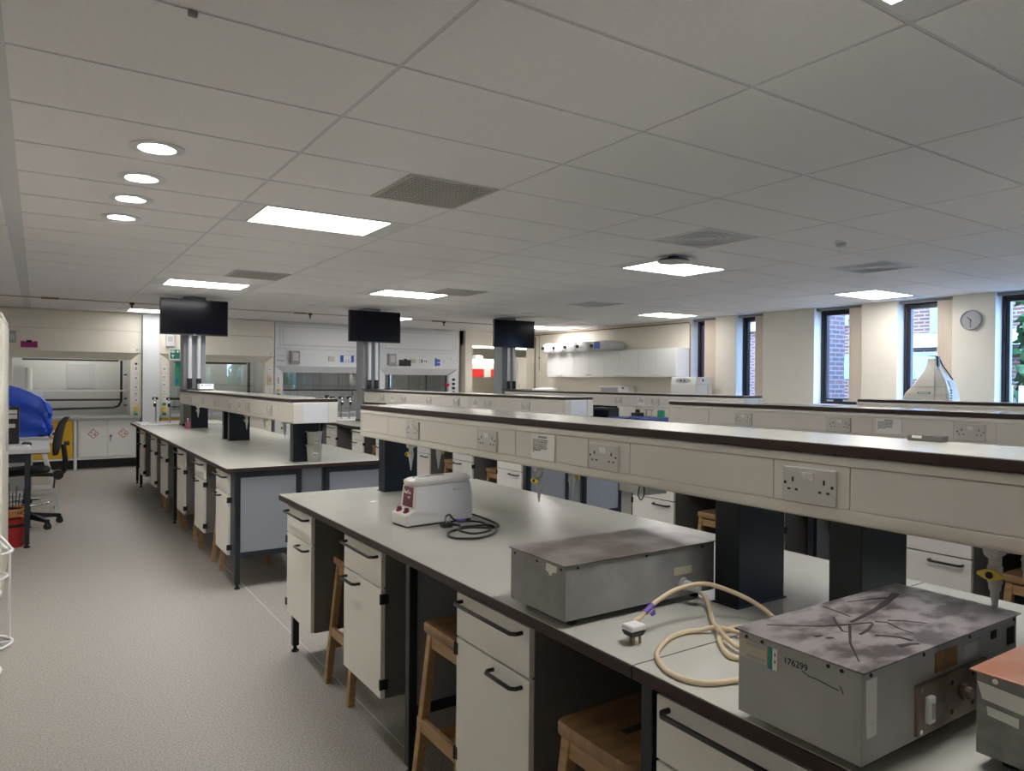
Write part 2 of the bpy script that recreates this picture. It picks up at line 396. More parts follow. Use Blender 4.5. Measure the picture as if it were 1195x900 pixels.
def bush(name, label, c, r, n, sz, cat='tree', m='leaf', seed=3):
    rnd = random.Random(seed); mb = MB()
    for k in range(n):
        d = Vector((rnd.gauss(0,1), rnd.gauss(0,1), rnd.gauss(0,1))).normalized() * (rnd.random()**.33)
        p = Vector(c) + Vector((d.x*r[0], d.y*r[1], d.z*r[2])); u = Vector((rnd.gauss(0,1), rnd.gauss(0,1), rnd.gauss(0,1))).normalized()
        w = u.cross(Vector((rnd.random(), 1, rnd.random()))).normalized(); s = sz*(.6+.8*rnd.random())
        mb.add([p-u*s, p+w*s*.5, p+u*s, p-w*s*.5], [(0,1,2,3)])
    t = thing(name, label, cat, (c[0], c[1], -.4))
    mb.build('foliage', M[m], t, fix=False)
    MB().cyl((c[0], c[1], -.4), (c[0], c[1], c[2]), .12).build('trunk', M['wood'], t)
    return t
bush('leafy_tree', 'green leafy tree outside the window at the right edge', (13.9, 4.5, 2.0), (.9,.95,2.4), 2600, .13)
bush('garden_shrub', 'green shrub outside the window behind the viewer', (5.5, -5.2, 1.4), (1.0,.8,1.5), 1300, .16, 'shrub', seed=5)
bush('garden_shrub', 'green shrub outside the window behind the viewer, nearer the right wall', (8.6, -5.4, 1.4), (1.6,.8,1.5), 1800, .16, 'shrub', seed=6)
# ------------------------------------------------------------------ ceiling fittings
lab_l = {(1.7,.9):'lit recessed panel light nearest the viewer, above the near bench', (1.7,5.1):'largest lit panel light, between the near and long left benches', (1.7,9.3):'lit panel light left of the left screen, above the long left bench',
 (1.7,13.7):'lit panel light farthest back, left of the left screen', (5.3,.9):'panel light overhead right, out over the middle bench', (5.3,5.1):'lit panel light below the black ceiling saucer', (4.1,8.7):'lit panel light right above the middle screen',
 (5.3,12.5):'small lit panel light just right of the middle screen', (8.9,.9):'panel light overhead by the nearest right window', (8.9,5.1):'lit panel light near the windows left of the clock', (8.9,8.7):'lit panel light above the white autoclave and wall cupboards', (8.9,12.5):'lit panel light just right of the right screen'}
for x, y in LIGHTS:
    i, j = cell(x, y); x0, x1 = X1+i*DX, X1+(i+1)*DX; y0, y1 = Y0+j*DY, Y0+(j+1)*DY; cx = (x0+x1)/2; cy = (y0+y1)/2
    t = thing('ceiling_light', lab_l[(x,y)], 'light', (cx, cy, H), 'recessed panel lights')
    MB().box(x0+g, x1-g, y0+g, y1-g, H-.001, H+.006).build('housing', M['tee'], t)
    fr = MB().box(cx-.45, cx+.45, y0+.02, y0+.032, H-.006, H-.001).box(cx-.45, cx+.45, y1-.032, y1-.02, H-.006, H-.001).box(cx-.45, cx-.438, y0+.032, y1-.032, H-.006, H-.001).box(cx+.438, cx+.45, y0+.032, y1-.032, H-.006, H-.001)
    fr.build('frame', M['tee'], t)
    box(cx-.437, cx+.437, y0+.033, y1-.033, H-.004, H-.0011).build('diffuser', M['lamp2' if (x, y) in ((1.7,13.7),(8.9,8.7)) else 'lamp3' if y > 8 else 'lamp'], t)
vl = ['dark louvred air grille right of the largest panel light', 'louvred air grille above the long left bench', 'louvred air grille behind the panel light above the middle screen', 'square air diffuser with round pattern near the black saucer', 'pale square air diffuser left of the clock', 'pale air diffuser above the white wall cupboards']
for (x, y, k), lb in zip(VENTS, vl):
    j = math.floor((y-Y0)/DY); cy = Y0+(j+.5)*DY
    t = thing('air_vent', lb, 'vent', (x, cy, H), 'ceiling air vents')
    s = .287
    MB().box(x-s, x+s, cy-s, cy-s+.02, H-.010, H-.002).box(x-s, x+s, cy+s-.02, cy+s, H-.010, H-.002).box(x-s, x-s+.02, cy-s+.02, cy+s-.02, H-.010, H-.002).box(x+s-.02, x+s, cy-s+.02, cy+s-.02, H-.010, H-.002).build('frame', M['vent' if k == 'l' else 'tee'], t)
    box(x-s+.02, x+s-.02, cy-s+.02, cy+s-.02, H-.0032, H-.0022).build('backing', M['ventdark' if k == 'l' else 'lightgrey'], t)
    gr = MB()
    if k == 'l':
        for q in range(24): gr.box(x-s+.026+q*.0228, x-s+.036+q*.0228, cy-s+.02, cy+s-.02, H-.009, H-.0034)
        for q in range(11): gr.box(x-s+.02, x+s-.02, cy-s+.06+q*.045, cy-s+.065+q*.045, H-.0075, H-.0045)
        gr.build('grille', M['vent'], t)
    else:
        for r in (.10,.16,.22,.265): gr.tube([(x+r*math.cos(a*PI/16), cy+r*math.sin(a*PI/16), H-.007) for a in range(32)], .004, 6, True)
        gr.build('grille', M['lightgrey'], t)
dl = ['nearest round downlight above the aisle', 'second round downlight back along the aisle', 'third round downlight back along the aisle', 'farthest round downlight above the aisle']
for y, lb in zip((3.95,4.59,5.16,5.79), dl):
    t = thing('downlight', lb, 'light', (.49, y, H), 'round downlights above the aisle')
    MB().lathe((.49, y, 0), [(.125,H-.002),(.127,H-.008),(.112,H-.012),(.086,H-.010),(.084,H-.003)], 32).build('trim_ring', M['tee'], t, smooth=True)
    def half(a0, z): return [(.49+.083*math.cos(a0+PI*k/16), y+.083*math.sin(a0+PI*k/16)) for k in range(17)]
    MB().prism(half(PI/2+.5, 0), H-.0055, H-.003, 'xy').build('lens', M['lampd'], t)
    MB().prism(half(-PI/2+.5, 0), H-.0045, H-.003, 'xy').build('reflector', M['lampr'], t)
t = thing('smoke_detector', 'white smoke detector on the ceiling above the middle bench', 'detector', (5.354,3.345,H))
MB().lathe((5.354,3.345,0), [(.055,H-.002),(.055,H-.014),(.040,H-.02)], 24).build('base', M['pure'], t, smooth=True)
MB().lathe((5.354,3.345,0), [(.040,H-.0205),(.043,H-.032),(.030,H-.048)], 24).build('sensor_head', M['lightgrey'], t, smooth=True)
t = thing('ceiling_sensor', 'black saucer shaped fitting hanging just in front of a panel light', 'fitting', (4.80,4.63,H))
MB().lathe((4.80,4.63,0), [(.05,H-.002),(.045,H-.02),(.13,H-.034),(.145,H-.048)], 28).build('cap', M['black'], t, smooth=True)
MB().lathe((4.80,4.63,0), [(.145,H-.0485),(.135,H-.058),(.06,H-.064)], 28).build('underside', M['lightgrey'], t, smooth=True)
c = MB().box(.383,.411,2.41,2.428,H-.02,H-.002); tag(c.build('ceiling_clip', M['track'], bevel=.003), 'small dark clip on the ceiling tile at the top left', 'clip')
# thin pipe run across the ceiling and down the right wall
cpipe = tag(MB().tube([(XL+.01,12.1,2.682),(9.72,12.1,2.682)], .007).build('ceiling_pipe', M['ceilpipe'], smooth=True), 'thin dull pipe running across under the ceiling in front of the screens', 'pipe')
tag(MB().tube([(9.735,14.1,2.64),(9.735,9.0,2.64),(9.735,8.968,2.61),(9.735,8.968,.91)], .010).build('wall_pipe', M['pipe'], smooth=True), 'thin copper pipe along the top of the right wall, turning down past the wall cupboards', 'pipe')
hg = ['leftmost of the three short black hanger rods on the ceiling pipe', 'hanger rod on the ceiling pipe between the left and middle screens', 'hanger rod on the ceiling pipe between the middle and right screens']
for x, lb in zip((1.167,3.861,6.428), hg):
    t = thing('pipe_hanger', lb, 'hanger', (x,12.1,H), 'hanger rods of the ceiling pipe')
    MB().cyl((x,12.1,2.69),(x,12.1,2.60),.012,n=10).build('rod', M['black'], t)
    MB().cyl((x-.03,12.1,2.672),(x+.03,12.1,2.672),.02,n=10).build('clamp', M['darkpipe'], t)
for x in (.16,3.72,6.3): MB().cyl((x-.13,12.1,2.68),(x+.08,12.1,2.68),.014,n=10).build('lagged_joint', M['pipe'], cpipe)
# ------------------------------------------------------------------ benches
CX = {'near': 1.80, 'middle': 4.42, 'right': 7.04}
def worktop(x0, x1, y0, y1, label, group):
    t = thing('bench_worktop', label, 'worktop', ((x0+x1)/2, (y0+y1)/2, .868), group)
    box(x0, x1, y0, y1, .868, .898).build('edge_core', M['edge'], t, bevel=.002)
    box(x0+.003, x1-.003, y0+.0015, y1-.0015, .8975, .9).build('laminate_top', M['top'], t)
    return t
def end_frame(t, xa, xb, y, d=1, panel=True, z0=.27):
    """legs front and back, rails, grey infill panel"""
    s = .036
    for x in (xa, xb-s):
        l = MB().box(x, x+s, y, y+s*d, .035, .868).build('leg', M['steel'], t, bevel=.003)
        MB().lathe((x+s/2, y+s*d/2, 0), [(.02,0),(.022,.008),(.012,.014),(.008,.036)], 12).build('levelling_foot', M['rubber'], l, smooth=True)
    box(xa+s, xb-s, y, y+s*d, .825, .866).build('rail', M['steel'], t, bevel=.002); box(xa+s, xb-s, y, y+s*d, z0-.04, z0).build('rail', M['steel'], t, bevel=.002)
    if panel: box(xa+s, xb-s, y+.010*d, y+.026*d, z0, .825).build('infill_panel', M['panel'], t)
def bench_frame(cx, ys, y0, y1, label, group):
    t = thing('bench_underframe', label, 'bench frame', (cx, (y0+y1)/2, 0), group)
    for n, (y, d) in enumerate(ys):
        end_frame(t, cx-(.622 if y == 1.19 else .585), cx-.10, y, d); end_frame(t, cx+.09, cx+.585, y, d)
    for x in (cx-.10, cx+.075): box(x, x+.015, y0+.05, y1-.05, .12, .866).build('back_panel', M['spine'], t)
    for y in (y0+.06, y1-.075): box(cx-.085, cx+.075, y, y+.015, .12, .866).build('end_infill', M['panel'], t)
    for x in (cx-.545, cx+.52): box(x, x+.025, y0+.08, y1-.08, .83, .866).build('long_rail', M['steel'], t)
    return t
def cabinet_proto(name, side, label, loc, group):
    """origin at the floor below the middle of the front; the front faces -x"""
    t = thing(name, label, 'cabinet', (0,0,0), group); w = .215
    k = MB().box(.02,.47,-w,-w+.018,.25,.862).box(.02,.47,w-.018,w,.25,.862).box(.02,.47,-w+.018,w-.018,.25,.268).box(.452,.47,-w+.018,w-.018,.268,.862).box(.02,.47,-w+.018,w-.018,.846,.862).box(.03,.45,-w+.018,w-.018,.694,.706)
    k.build('carcass', M['carcass'], t)
    d = box(0,.019,-w+.003,w-.003,.705,.85).build('drawer', M['front'], t, bevel=.0015)
    def hd(y0, y1, z): return MB().tube([(.002,y0,z),(-.022,y0,z),(-.034,y0+.012*(1 if y1>y0 else -1),z),(-.034,y1-.012*(1 if y1>y0 else -1),z),(-.022,y1,z),(.002,y1,z)], .0065, 8)
    hd(-.175,.175,.826).build('handle', M['handle'], d, smooth=True)
    e = box(0,.019,-w+.003,w-.003,.252,.698).build('door', M['front'], t, bevel=.0015)
    s = -1 if side == 'near' else 1
    hd(s*.02,s*.175,.668).build('handle', M['handle'], e, smooth=True)
    for z in (.66,.31): MB().box(-.003,.03,-s*(w-.012),-s*(w+.006),z-.02,z+.02).cyl((-.002,-s*(w+.002),z-.02),(-.002,-s*(w+.002),z+.02),.006,n=8).build('hinge', M['handle'], e)
    t.location = loc; return t
def stool_proto(label, loc, group):
    t = thing('wooden_stool', label, 'stool', (0,0,0), group)
    sx, sy = .17, .15
    st = MB(); poly = []
    for cx_, cy_, a0 in ((sx-.03,sy-.03,0),(-sx+.03,sy-.03,PI/2),(-sx+.03,-sy+.03,PI),(sx-.03,-sy+.03,1.5*PI)):
        for q in range(5): a = a0+q*PI/8; poly.append((cx_+.03*math.cos(a), cy_+.03*math.sin(a)))
    st.loft([[(x*.97,y*.97,.618) for x,y in poly],[(x,y,.624) for x,y in poly],[(x,y,.648) for x,y in poly],[(x*.975,y*.97,.655) for x,y in poly],[(x*.6,y*.55,.649) for x,y in poly]])
    seat = st.build('seat', M['woodseat'], t, smooth=True)
    box(-.055,.055,-.012,.012,.6485,.6505).build('hand_slot', M['hole'], seat)
    for a in (-1,1):
        for b in (-1,1):
            MB().bar((a*(sx+.015),b*(sy+.012),0),(a*(sx-.035),b*(sy-.03),.62),.034,.034).build('leg', M['wood'], t, bevel=.004)
    for a in (-1,1):
        MB().bar((a*(sx-.03),-sy+.035,.585),(a*(sx-.03),sy-.035,.585),.02,.05).bar((-sx+.035,a*(sy-.028),.585),(sx-.035,a*(sy-.028),.585),.02,.05).build('apron_rail', M['wood'], t, bevel=.003)
        MB().bar((a*(sx-.002),-sy,.27),(a*(sx-.002),sy,.27),.02,.05).bar((-sx,a*(sy-.0),.2),(sx,a*(sy-.0),.2),.02,.045).build('stretcher', M['wood'], t, bevel=.003)
    t.location = loc; return t
def socket(t, x, y, z, rocker=True, tilt=0):
    """twin switched socket outlet, facing -x"""
    s = MB().box(x-.009, x, y-.0745, y+.0745, z-.046, z+.044).build('double_socket', M['sock'], t, bevel=.003)
    h = MB()
    for e in (-1,1):
        c = y + e*.044
        h.box(x-.0098, x-.0088, c-.0025, c+.0025, z+.006, z+.018)
        for u in (-.011,.011): h.box(x-.0098, x-.0088, c+u-.004, c+u+.004, z-.016, z-.011)
        h.cyl((x-.0098, y+e*.066, z+.002),(x-.0088, y+e*.066, z+.002),.004,n=10)
    h.build('pin_slot', M['hole'], s)
    for e in (-1,1): MB().prism([(x-.009,z+.032),(x-.014,z+.032),(x-.010,z+.012),(x-.009,z+.012)], y+e*.0085-.0075, y+e*.0085+.0075, 'xz').build('rocker_switch', M['pure'], s)
    return s
def gas_tap(t, x, y, zt, e):
    """pale tap hanging under the shelf, wing handle on the outer side e"""
    s = MB().cyl((x-.020*e,y,zt-.016),(x+.022*e,y,zt-.016),.0155,n=16).cyl((x,y,zt-.02),(x,y,zt-.048),.0125,n=16).cyl((x,y,zt-.05),(x,y,zt-.085),.0145,n=16).box(x-.012*e,x-.10*e,y-.010,y+.010,zt-.026,zt)
    b = s.build('gas_tap', M['lightgrey'], t, smooth=True)
    MB().lathe((x,y,zt), [(.0125,-.085),(.0115,-.10),(.0085,-.104),(.0085,-.118),(.0065,-.121),(.006,-.135),(.004,-.138),(.0035,-.155)], 14).build('nozzle', M['lightgrey'], b, smooth=True)
    q = x + e*.0145
    MB().cyl((q,y,zt-.066),(q+e*.012,y,zt-.066),.012,n=16).prism([(y-.026,zt-.063),(y-.026,zt-.069),(y-.010,zt-.077),(y+.010,zt-.077),(y+.026,zt-.069),(y+.026,zt-.063),(y+.010,zt-.055),(y-.010,zt-.055)], q+e*.004, q+e*.011, 'yz').build('wing_handle', M['yellow'], b, bevel=.002)
    MB().cyl((q+e*.012,y,zt-.066),(q+e*.0135,y,zt-.066),.0075,n=14).build('hub_mark', M['hole'], b)
def service_shelf(cx, y0, y1, pillars, socks, taps, label, joints=()):
    t = thing('service_shelf', label, 'raised shelf', (cx, (y0+y1)/2, .9), 'raised service shelves of the benches')
    a, b = cx-.17, cx+.18
    pr = [(a+.004,1.215)] + [(a+.012-.012*math.sin(q*PI/8), 1.227-.012*math.cos(q*PI/8)) for q in range(1,5)] + [(a,1.247),(a+.005,1.249),(a+.005,1.353),(a,1.355),(a,1.368)] + [(a+.010-.010*math.cos(q*PI/8), 1.368+.010*math.sin(q*PI/8)) for q in range(1,5)]
    full = pr + [(2*cx+.01-x, z) for x, z in reversed(pr)]
    MB().prism(full, y0, y1, 'xz').build('trunking', M['trunk'], t, smooth=True)
    tb = t
    st = sorted([y0+.015] + list(joints) + [y1-.015])
    for p, q in zip(st, st[1:]):
        MB().box(a+.001, a+.005, p+.0015, q-.0015, 1.2505, 1.3515).build('cover_panel', M['trunkpanel'], tb)
    MB().box(a-.004, b+.004, y0, y1, 1.379, 1.4035).build('shelf_edge', M['edge'], t, bevel=.002)
    MB().box(a-.001, b+.001, y0+.003, y1-.003, 1.403, 1.405).build('shelf_top', M['top'], t)
    for e, yy in ((-1,y0),(1,y1)):
        for x in (a, b-.075): box(x, x+.075, yy, yy+e*.012, 1.215, 1.378).build('end_cap', M['trunk'], t, bevel=.004)
        box(a+.076, b-.076, yy, yy+e*.008, 1.219, 1.374).build('end_plate', M['fwhite'], t)
    for p in pillars:
        lo, hi = p
        MB().box(cx-.11, cx+.10, lo, hi, .903, 1.215).box(cx-.118, cx+.108, lo-.004, hi+.004, .9, .905).build('pillar', M['pillar'], t, bevel=.003)
    for y in socks: socket(t, a+.001, y, 1.296)
    for y in taps: gas_tap(t, cx-.085, y, 1.215, -1); gas_tap(t, cx+.085, y, 1.215, 1)
    return t
PA = [(3.90,3.99),(1.363,1.451),(.994,1.081),(-.45,-.36)]
PB = [(5.70,5.79),(7.98,8.06),(8.26,8.34),(10.25,10.75)]
SA = [3.398,2.652,1.886,1.097,.2]; SB = [9.9,9.16,8.39,7.66,6.93,6.17]
TA = [3.60,2.39,.71]; TB = [9.9,7.33,6.03]
JA = [3.72,2.745,2.44,1.975,1.76,1.205,.99,.1]; JB = [9.6,8.8,8.16,7.4,6.7,5.9]
service_shelf(CX['near'], -.6, 4.125, PA, SA, TA, 'raised beige shelf with sockets along the nearest bench', JA)
service_shelf(CX['near'], 5.51, 10.76, PB, SB, TB, 'raised beige shelf on the long left bench under the left screen', JB)
service_shelf(CX['middle'], -.6, 4.13, PA, SA, TA, 'raised beige shelf with sockets on the near middle bench, holding a small grey box', JA)
service_shelf(CX['middle'], 5.51, 10.62, PB, SB, TB, 'raised beige shelf on the far middle bench under the middle screen', JB)
service_shelf(CX['right'], -.6, 4.10, PA, [], [], 'raised beige shelf of the near right bench, in front of the white bell shaped imager', JA)
service_shelf(CX['right'], 5.51, 10.62, PB, SB, [], 'raised beige shelf of the far right bench under the right screen', JB)
wl = {('near','a'):'pale worktop of the nearest bench carrying the white shaker and black cable', ('near','b'):'pale worktop section nearest the viewer, under the scratched grey box',
      ('near','c'):'pale worktop of the long left bench below its raised shelf', ('middle','a'):'pale worktop of the near middle bench, seen below the nearest raised shelf', ('middle','b'):'nearest pale worktop section of the middle bench, behind the scratched grey box',
      ('middle','c'):'pale worktop of the far middle bench with swan neck taps at its end', ('right','a'):'pale worktop of the near right bench', ('right','b'):'nearest pale worktop section of the right bench', ('right','c'):'pale worktop of the far right bench holding the blue racks'}
fl = {'near':'dark steel frame with grey end panels under the nearest bench', 'middle':'dark steel frame under the near middle bench', 'right':'dark steel frame under the near right bench'}
fl2 = {'near':'dark steel frame with two grey end panels facing the viewer, under the long left bench', 'middle':'dark steel frame with grey end panels under the far middle bench', 'right':'dark steel frame under the far right bench'}
for k, c in CX.items():
    x0, x1 = c-.655, c+.65
    worktop(x0, x1, 1.223, 4.135, wl[(k,'a')], 'bench worktops'); worktop(x0, x1, -.6, 1.221, wl[(k,'b')], 'bench worktops'); worktop(x0, x1, 5.50, 11.98, wl[(k,'c')], 'bench worktops')
    bench_frame(c, [(4.115,-1),(2.59,-1),(1.19,1),(-.5,1)], -.6, 4.135, fl[k], 'steel bench frames')
    bench_frame(c, [(5.52,1),(8.40,1),(11.45,1),(11.94,-1)], 5.50, 11.98, fl2[k], 'steel bench frames')
g1 = 'drawer and door units under the benches'
cn = cabinet_proto('bench_cabinet', 'near', 'drawer and door unit at the far end of the nearest bench', (1.17,3.838,0), g1)
cf = cabinet_proto('bench_cabinet', 'far', 'second drawer and door unit from the far end of the nearest bench', (1.17,2.94,0), g1)
dup(cn, (1.17,1.883,0), 'drawer and door unit between the two nearest stools, below the stained grey box')
dup(cf, (1.17,.955,0), 'drawer and door unit nearest the viewer, below the scratched grey box')
BN = [5.775,6.685,7.665,8.825,9.70,10.80]; on = ['first','second','third','fourth','fifth','sixth']
for y, o in zip(BN, on): dup(cf, (1.17,y,0), 'drawer and door unit, %s from the near end of the long left bench' % o)
for (y, p), o in zip(((3.838,cn),(2.94,cf),(1.883,cn),(.955,cf)), on): dup(p, (3.785,y,0), 'drawer and door unit, %s from the far end of the near middle bench' % o)
for y, o in zip(BN, on): dup(cn if o in ('first','third') else cf, (3.785,y,0), 'drawer and door unit, %s from the near end of the far middle bench' % o)
g2 = 'wooden stools under the benches'
s0 = stool_proto('worn wooden stool under the nearest bench, farthest of its three', (1.43,3.42,0), g2)
dup(s0, (1.37,2.27,0), 'worn wooden stool between the black leg and the third unit of the nearest bench')
dup(s0, (1.32,1.378,0), 'worn wooden stool closest to the viewer, seat below the cream cable')
for y, lb in zip((6.30,7.2,8.12,9.3), ('beside the nearest unit','between the second and third units','between the third and fourth units','between the fourth and fifth units')):
    dup(s0, (1.43,y,0), 'wooden stool under the long left bench ' + lb)
for y, lb in zip((3.33,2.32,1.42), ('farthest of those under the near middle bench','second of those under the near middle bench','nearest of those under the near middle bench')):
    dup(s0, (4.02,y,0), 'orange brown stool ' + lb)
for y, lb in zip((6.22,7.15,8.15,9.27), ('nearest of those','second of those','third of those','farthest of those')):
    dup(s0, (4.05,y,0), 'orange brown stool, ' + lb + ' under the far middle bench')
# isolator box with a pull ring below the nearest shelf
t = thing('isolator_box', 'grey isolator box with pull ring under the nearest shelf', 'isolator', (1.79,1.865,1.2))
MB().box(1.74,1.84,1.795,1.935,1.165,1.2145).build('case', M['lightgrey'], t, bevel=.004)
MB().tube([(1.738,1.805,1.195),(1.734,1.80,1.165),(1.734,1.815,1.148),(1.736,1.83,1.165),(1.738,1.825,1.195)], .002, 6, sub=4).build('pull_ring', M['black'], t)
MB().box(1.737,1.741,1.86,1.925,1.200,1.208).build('label_strip', M['ink'], t)
# notices
def notice(x, y, z, w, h, label, lines, head=True, big=1.0):
    t = thing('notice', label, 'notice', (x, y, z), 'printed notices on the shelf fronts')
    p = MB().box(x-.0012, x, y-w/2, y+w/2, z-h/2, z+h/2).build('sheet', M['paper'], t)
    s = h/ (len(lines)+2.4)
    if head: text('heading', lines[0], s*1.05*big, M['ink'], t, (x-.0016, y, z+h/2-s*1.6), bold=.0004, align='CENTER')
    text('lettering', '\n'.join(lines[1:]), s*.83*big, M['ink'], t, (x-.0016, y+w*.43, z+h/2-s*2.65), bold=.0003, space=1.0)
L1 = ['IMPORTANT', 'These sockets are for Laptops', 'DO NOT allow liquids that is', 'to be near any of the sockets', 'DO NOT overload a socket', 'only use 13A (at 240v). From', 'all Trailing leads', 'off']
notice(1.628, 2.245, 1.300, .152, .100, 'printed notice on the nearest shelf front between two sockets', L1)
notice(4.248, 2.338, 1.303, .155, .094, 'printed notice on the near middle shelf front, left of the small grey box', L1)
for c, y, lb in ((4.42,9.55,'small notice on the far middle shelf near the middle screen'),(4.42,7.2,'small notice on the far middle shelf towards its near end'),(7.04,7.2,'small notice on the far right shelf between two sockets'),(1.80,7.25,'small notice on the long left bench shelf front')):
    notice(c-.172, y, 1.300, .13, .095, lb, L1[:6])
# ------------------------------------------------------------------ things on the nearest bench
def screws(pts, r=.004):
    s = MB()
    for a, b in pts: s.cyl(a, b, r, n=8)
    return s
def feet(t, x0, x1, y0, y1):
    for x in (x0+.05, x1-.05):
        for y in (y0+.035, y1-.035): MB().cyl((x,y,.9),(x,y,.921),.014,n=12).build('rubber_foot', M['rubber'], t)
# long stained box
t = thing('metal_instrument_box', 'long grey metal box with brown stained lid, beside the cream cable', 'instrument', (1.445,1.62,.9), 'grey metal instrument boxes')
box(1.158,1.735,1.492,1.752,.92,1.066).build('case', M['boxgrey'], t, bevel=.002)
box(1.153,1.740,1.487,1.757,1.066,1.0695).build('lid', M['lid'], t, bevel=.001)
feet(t, 1.158,1.735,1.492,1.752)
screws([((1.1565,y,1.055),(1.159,y,1.055)) for y in (1.51,1.62,1.73)] + [((x,1.4905,1.058),(x,1.4935,1.058)) for x in (1.20,1.45,1.68)]).build('screw', M['hole'], t)
MB().prism([(1.528,1.058),(1.575,1.060),(1.578,1.040),(1.566,1.036),(1.562,1.029),(1.552,1.030),(1.548,1.038),(1.530,1.042)], 1.1570, 1.1585, 'yz').build('torn_sticker', M['paper'], t)
MB().box(1.56,1.635,1.4905,1.4925,.985,1.008).build('rating_plate', M['oldpaper'], t)
MB().lathe((1.60,1.492,.955), [(.020,0),(.020,-.008)], 16, 'y').build('gland_base', M['greyplastic'], t)
# scratched box
t = thing('metal_instrument_box', 'grey metal box with scratched lid and marker number, nearest the viewer in full view', 'instrument', (1.42,.79,.9), 'grey metal instrument boxes')
cs = box(1.135,1.705,.664,.914,.92,1.076).build('case', M['boxlight'], t, bevel=.002)
lid = box(1.129,1.711,.658,.920,1.076,1.0795).build('lid', M['lid2'], t, bevel=.001)
def stroke(pts, w0, w1, z):
    m = MB(); n = len(pts); L = []; R = []
    for i, p in enumerate(pts):
        a, b = Vector(pts[max(0,i-1)]), Vector(pts[min(n-1,i+1)]); d = (b-a).normalized(); q = Vector((-d.y,d.x)); w = (w0+(w1-w0)*i/(n-1))/2
        L.append(Vector(p)+q*w); R.append(Vector(p)-q*w)
    vs = [(p.x,p.y,z) for p in L]+[(p.x,p.y,z) for p in R]+[(p.x,p.y,z-.0006) for p in L]+[(p.x,p.y,z-.0006) for p in R]; f = []
    for i in range(n-1): f += [(i,i+1,n+i+1,n+i),(2*n+i,3*n+i,3*n+i+1,2*n+i+1),(i,2*n+i,2*n+i+1,i+1),(n+i,n+i+1,3*n+i+1,3*n+i)]
    return m.add(vs, f)
M['smear'] = mat('dark_smear', (.035,.028,.028), .45)
for pts, a_, b_ in (([(1.624,.873),(1.551,.852),(1.491,.837),(1.43,.826),(1.368,.817),(1.347,.815)],.016,.006),([(1.195,.895),(1.233,.864),(1.278,.833),(1.329,.811),(1.385,.791),(1.373,.784),(1.336,.771),(1.297,.765)],.005,.006),
  ([(1.395,.905),(1.389,.867),(1.382,.834)],.004,.003),([(1.335,.808),(1.241,.75),(1.199,.715),(1.168,.689)],.006,.002),([(1.318,.748),(1.335,.733),(1.348,.716),(1.351,.694)],.006,.010),([(1.395,.792),(1.411,.775),(1.395,.741),(1.392,.715)],.006,.002),
  ([(1.424,.782),(1.45,.761),(1.473,.731)],.005,.002),([(1.35,.852),(1.323,.83),(1.288,.794),(1.291,.785)],.005,.004),([(1.469,.895),(1.502,.887),(1.542,.876),(1.575,.865)],.003,.006),([(1.215,.806),(1.232,.80)],.010,.006),([(1.225,.788),(1.24,.783)],.009,.005),([(1.30,.694),(1.33,.688),(1.345,.68)],.012,.006)):
    stroke(pts, a_, b_, 1.0800).build('smear', M['smear'], lid)
feet(t, 1.135,1.705,.664,.914)
screws([((1.1335,y,1.068),(1.137,y,1.068)) for y in (.70,.725,.86,.895)] + [((x,.6625,1.068),(x,.666,1.068)) for x in (1.16,1.33,1.5,1.69)], .0035).build('screw', M['hole'], t)
MB().box(1.1338,1.1356,.848,.912,1.028,1.062).build('label_plate', M['oldpaper'], t)
MB().box(1.1335,1.1339,.852,.895,1.0535,1.059).box(1.1335,1.1339,.852,.895,1.031,1.036).build('label_band', M['greyplastic'], t)
MB().box(1.1334,1.1356,.838,.846,1.024,1.064).build('teal_sticker', M['teal'], t)
k = MB().box(1.1334,1.1356,.826,.836,1.024,1.064).build('number_strip', M['paper'], t)
for z in (1.05,1.037): box(1.1330,1.1335,.830,.832,z,z+.006).build('strip_mark', M['ink'], k)
text('marker_number', '176299', .0165, M['ink'], t, (1.1325,.812,1.046), bold=.0002)
MB().tube([(1.134,.775,1.043),(1.134,.762,1.038),(1.134,.745,1.038),(1.134,.722,1.035),(1.134,.705,1.033)], .0006, 5).tube([(1.134,.703,1.042),(1.134,.696,1.030)], .0006, 5).build('scratch', M['ink'], t)
MB().box(1.145,1.176,.6622,.6645,.985,1.062).box(1.146,1.175,.6616,.6645,.965,.987).build('paper_label', M['paper'], t)
r = MB().box(1.30,1.56,.657,.666,.928,1.018).build('socket_plate', M['rustplate'], t, bevel=.002)
screws([((x,.656,z),(x,.659,z)) for x in (1.31,1.55) for z in (.936,1.010)], .005).build('plate_screw', M['chrome'], r)
screws([((x,.6562,z),(x,.659,z)) for x in (1.42,1.50) for z in (.945,1.0)], .005).build('plate_hole', M['hole'], r)
MB().cyl((1.46,.657,.975),(1.46,.640,.975),.011,n=12).cyl((1.46,.657,.975),(1.46,.650,.975),.016,n=6).build('bush', M['rustplate'], r)
sw = MB().box(1.322,1.345,.648,.658,.948,.996).build('rocker_housing', M['pure'], r, bevel=.003)
box(1.329,1.339,.6455,.649,.957,.987).build('rocker', M['greyplastic'], sw, bevel=.002)
MB().box(1.37,1.45,.6622,.6645,1.026,1.062).build('orange_label', mat('orange_label', (.34,.19,.07), .7, var=.3, scale=60), t)
MB().box(1.475,1.53,.6622,.6645,1.028,1.056).build('pale_label', M['lightgrey'], t)
MB().box(1.588,1.61,.6622,.6645,1.046,1.062).box(1.66,1.69,.6622,.6645,1.02,1.055).build('dark_label', M['ink'], t)
